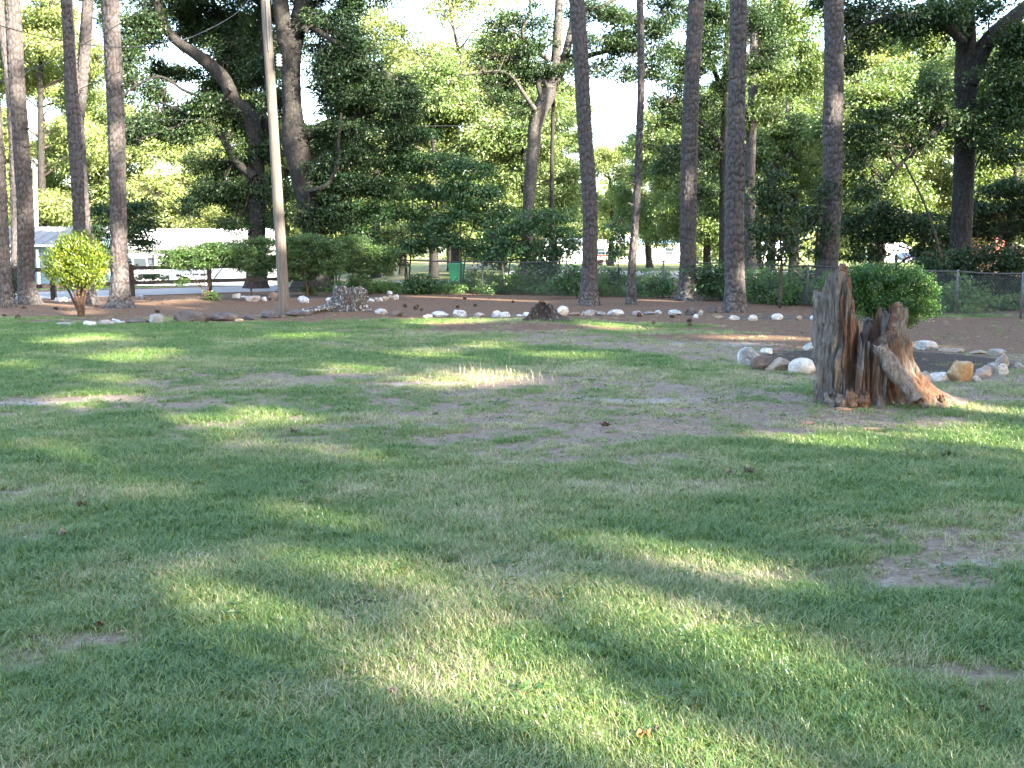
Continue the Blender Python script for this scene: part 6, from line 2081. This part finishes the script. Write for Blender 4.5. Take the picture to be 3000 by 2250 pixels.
# dead grass stalks standing in the worn patch
sm_ = MB()
A0, B0 = [], []
for i in range(130):
    px, py = gG.normal(1480, 110), gG.normal(1100, 20)
    if gG.uniform() < 0.3:
        px, py = gG.uniform(1180, 2150), gG.uniform(1030, 1180)
    p = base(px, py)
    h = gG.uniform(0.05, 0.13)
    A0.append(p)
    B0.append(p + [gG.normal() * 0.02, gG.normal() * 0.02, h])
V, F = twig_prisms(np.array(A0), np.array(B0), 0.0035, 0.0022)
sm_.add(V, F)
tag(sm_.part('dry_grass_stalks', mat_plain('straw_stalk', (0.34, 0.3, 0.2), 0.9, 0, 0.15), None), 'pale dry grass stalks standing in the worn middle of the lawn', 'dry grass', kind='stuff')

# leaf litter and bark chips on the bare ground
LIT = mat_leaf('dead_leaf', (0.04, 0.028, 0.02), (0.15, 0.105, 0.075), (0.36, 0.29, 0.22), 0.1, 2.0, 0.02)
n = 46000
yy = 3 + 31 * gG.uniform(0, 1, n) ** 0.8
C = np.stack([gG.uniform(-1, 1, n) * (0.53 * yy + 0.5), yy], -1)
a_, b_, c__, d__ = masks(C[:, 0], C[:, 1])
kp = gG.uniform(0, 1, n) < np.clip(1.0 - a_ * 1.0, 0.03, 1)
C = C[kp]
C3 = np.stack([C[:, 0], C[:, 1], gz(C[:, 0], C[:, 1]) + 0.012], -1)
V, F = leaf_quads(gG, C3, 0.042, 0.011, 3.0)
tag(link('leaf_litter', mesh_from('leaf_litter', V, F, (LIT,), smooth=False)), 'fallen needles, leaf bits and bark chips on the bare soil', 'litter', kind='stuff')


# curled fallen leaves one can pick out on the lawn
def fallen_leaf(label, px, py, size, mat, rz, curl=0.5):
    p = base(px, py)
    g = np.random.default_rng(int(px * 7 + py))
    size = size * 0.6
    curl = curl * 0.45
    th = np.linspace(0, 2 * np.pi, 24, endpoint=False)
    lob = 0.72 + 0.28 * np.abs(np.sin(th * 2.5 + 0.6))
    r = size * 0.5 * lob
    rings = []
    for f_ in (0.35, 0.7, 1.0):
        x, y = np.cos(th) * r * f_, np.sin(th) * r * f_ * 0.7
        z = curl * (x * x * 1.6 + y * y * 3.2) / size + 0.012 * np.sin(th * 3 + f_)
        rings.append(np.stack([x, y, z], -1))
    V = np.vstack([[[0, 0, 0]]] + rings)
    F = np.vstack([grid_faces(3, 24, True) + 1])
    F3 = np.array([(0, 1 + i, 1 + (i + 1) % 24) for i in range(24)])
    m = mesh_from('fallen_leaf', V, [F, F3], (mat,))
    o = link('fallen_leaf', m, None, (p[0], p[1], p[2] + 0.024))
    o.rotation_euler = (g.uniform(-0.25, 0.3), g.uniform(-0.3, 0.3), rz)
    tag(o, label, 'leaf', 'fallen leaves on the lawn')


LB_ = mat_plain('brown_leaf', (0.075, 0.05, 0.038), 0.85, 0, 0.4, 60)
LO_ = mat_plain('orange_leaf', (0.28, 0.115, 0.04), 0.7, 0, 0.2, 30)
LP_ = mat_plain('pale_leaf_dry', (0.24, 0.19, 0.155), 0.85, 0, 0.35, 60)
fallen_leaf('bright orange leaf lying near the bottom of the lawn', 1887, 2172, 0.085, LO_, 0.4)
fallen_leaf('dark red-brown leaf scrap just right of the bright orange leaf', 1925, 2158, 0.05, LB_, 1.2)
fallen_leaf('curled tan leaf left of a dark curled leaf, middle right of the lawn', 2138, 1394, 0.13, LP_, 0.2, 1.2)
fallen_leaf('dark curled leaf right of a tan curled leaf, middle right of the lawn', 2194, 1393, 0.16, LB_, 2.0, 1.5)
fallen_leaf('pinkish brown leaf on the sunny grass below the tall stump', 2776, 1336, 0.13, LB_, 0.9, 1.2)
fallen_leaf('brown leaf with a pale underside at the left of the lawn', 242, 1488, 0.12, LB_, 0.6, 1.2)
fallen_leaf('pale curled leaf standing on edge at the left of the lawn', 181, 1574, 0.10, LP_, 1.6, 1.8)
fallen_leaf('brown leaf lying flat in the left middle of the lawn', 887, 1421, 0.12, LB_, 0.3, 0.8)
fallen_leaf('rusty brown leaf beside the worn band, left of centre', 862, 1275, 0.16, LB_, 2.2, 0.9)
fallen_leaf('small brown leaf near the lower right corner', 2880, 2096, 0.06, LB_, 0.2, 1.0)
fallen_leaf('pinkish leaf flat in the dry sunlit patch', 1150, 2045, 0.07, LP_, 0.0, 0.4)
fallen_leaf('little tan leaf in the middle of the lawn', 1630, 1394, 0.09, LP_, 0.9, 1.0)
fallen_leaf('dark leaf by the near left edge of the lawn', 290, 1845, 0.07, LB_, 1.0, 0.8)
fallen_leaf('grey-brown curled leaf on the worn band', 1772, 1253, 0.2, LB_, 0.5, 1.2)

# pine cones on the bare ground
CONE = mat_plain('pine_cone_brown', (0.075, 0.05, 0.036), 0.85, 0, 0.4, 40)
cm = MB()
for i in range(46):
    u = i / 46
    a = i * 2.4
    r = 0.045 * math.sin(math.pi * (0.1 + 0.85 * u)) ** 0.8
    z = 0.11 * u
    c = np.array([math.cos(a) * r, math.sin(a) * r, z])
    o_ = np.array([math.cos(a), math.sin(a), 0.35]) * 0.022
    t_ = np.array([-math.sin(a), math.cos(a), 0]) * 0.013
    cm.add([c - o_ * 0.8 - t_, c - o_ * 0.8 + t_, c + o_ + t_ * 0.8, c + o_ - t_ * 0.8, c + o_ * 0.7 + [0, 0, 0.012]], [(0, 1, 2, 3)], [(3, 2, 4)])
cm.tube([(0, 0, 0), (0, 0, 0.055), (0, 0, 0.11)], [0.02, 0.03, 0.01], 8)
cone_m = cm.mesh('pine_cone', CONE)
CONES = [
    (Z6, 1420, 885, 'pine cone lying alone on the straw just right of the lichened stump'),
    (Z6, 1530, 905, 'left one of three clustered pine cones between the stumps'),
    (Z6, 1562, 912, 'right one of three clustered pine cones between the stumps'),
    (Z6, 1545, 884, 'rear one of three clustered pine cones between the stumps'),
    (Z6, 1875, 890, 'pine cone on bare soil behind the pointed white stone'),
    (Z6, 2040, 876, 'pine cone on bare soil behind the rounded greyish pink stone'),
    (Z6, 1955, 818, 'pine cone far back near the weeds at the wire fence foot'),
    (Z7, 315, 845, 'pine cone on the straw behind the small brown stump'),
    (Z7, 1690, 978, 'pine cone in front of the white stone by the stout pine'),
    (Z7, 1812, 1015, 'larger dark pine cone below the leaning pair of stones'),
    (Z7, 1500, 1042, 'dark pine cone in the strip of grass before the stout pine'),
    (Z7, 1830, 1052, 'pine cone nearest the camera below the leaning pair of stones'),
    (Z7, 1390, 968, 'reddish pine cone by the pale pinkish stone near the thin pine'),
    (Z5, 195, 900, 'pine cone at the foot of the thick left pine'),
    (Z5, 505, 905, 'left one of two pine cones left of the clipped conifer stems'),
    (Z5, 560, 912, 'right one of two pine cones left of the clipped conifer stems'),
    (Z5, 850, 888, 'pine cone between the forked pine and the flared pine'),
    (Z5, 1410, 868, 'pine cone in the sunny streak right of the flared pine'),
    (Z5, 1290, 828, 'pine cone by the pale grey stone right of the flared pine'),
    (Z5, 20, 965, 'pine cone at the left photo edge below the pines'),
    (Z5, 150, 985, 'pine cone on bare soil at the lower left of the pines'),
    (Z5, 1380, 930, 'pine cone behind the dome-shaped grey stone'),
]
for zf, x, y, lab in CONES:
    p = base(*zf(x, y))
    o = link('pine_cone', cone_m, None, (p[0], p[1], p[2] + 0.03))
    o.rotation_euler = (random.uniform(1.2, 1.9), random.uniform(-0.4, 0.4), random.uniform(0, 6.28))
    k_s = random.uniform(0.7, 1.0)
    o.scale = (k_s, k_s, k_s)
    tag(o, lab, 'pine cone', 'fallen pine cones')

# sticks and chips of wood
def stick(label, pts, r, mat=TWIG, group='fallen sticks and wood chips'):
    m = MB()
    P = [base(*q) + [0, 0, 0.02] for q in pts]
    m.tube(spline(P, 14), np.linspace(r, r * 0.5, 14), 6)
    tag(m.part('stick', mat, None, True), label, 'stick', group)


stick('thin curved dry stick in the near grass left of the sunlit patch', [(1040, 1783), (1065, 1769), (1100, 1775)], 0.006)
stick('bleached forked twig by the flat tan stone', [Z7(890, 965), Z7(905, 945), Z7(912, 925)], 0.012, mat_plain('bleached_wood', (0.5, 0.42, 0.3), 0.9))
stick('thin dead twig lying in the strip of grass before the pines', [Z7(1380, 1068), Z7(1425, 1060), Z7(1470, 1078)], 0.014)
stick('dark broken branch on the straw left of the brown stump', [Z7(480, 900), Z7(560, 885), Z7(640, 890)], 0.016)
stick('small dark stick on the grass near the right edge', [(2870, 1835), (2930, 1850), (2990, 1868)], 0.008)
CHIP = mat_plain('pinkish_wood_chip', (0.2, 0.13, 0.095), 0.9, 0, 0.25, 20)
for lab, px, py, w, h in (('long pinkish wood chip in front of the tall stump', 2360, 1245, 0.15, 0.03), ('pale wood chip on the ground before the tall stump roots', 2560, 1262, 0.2, 0.025), ('wood chip touching the front of the tall stump', 2470, 1212, 0.2, 0.03), ('bleached chip at the tip of the stump root', 2760, 1206, 0.14, 0.05)):
    p = base(px, py)
    o = link('wood_chip', rock_mesh(int(px), w, 0.06, h, 8, CHIP, 0.2), None, (p[0], p[1], p[2] + 0.008))
    tag(o, lab, 'wood chip', 'fallen sticks and wood chips')
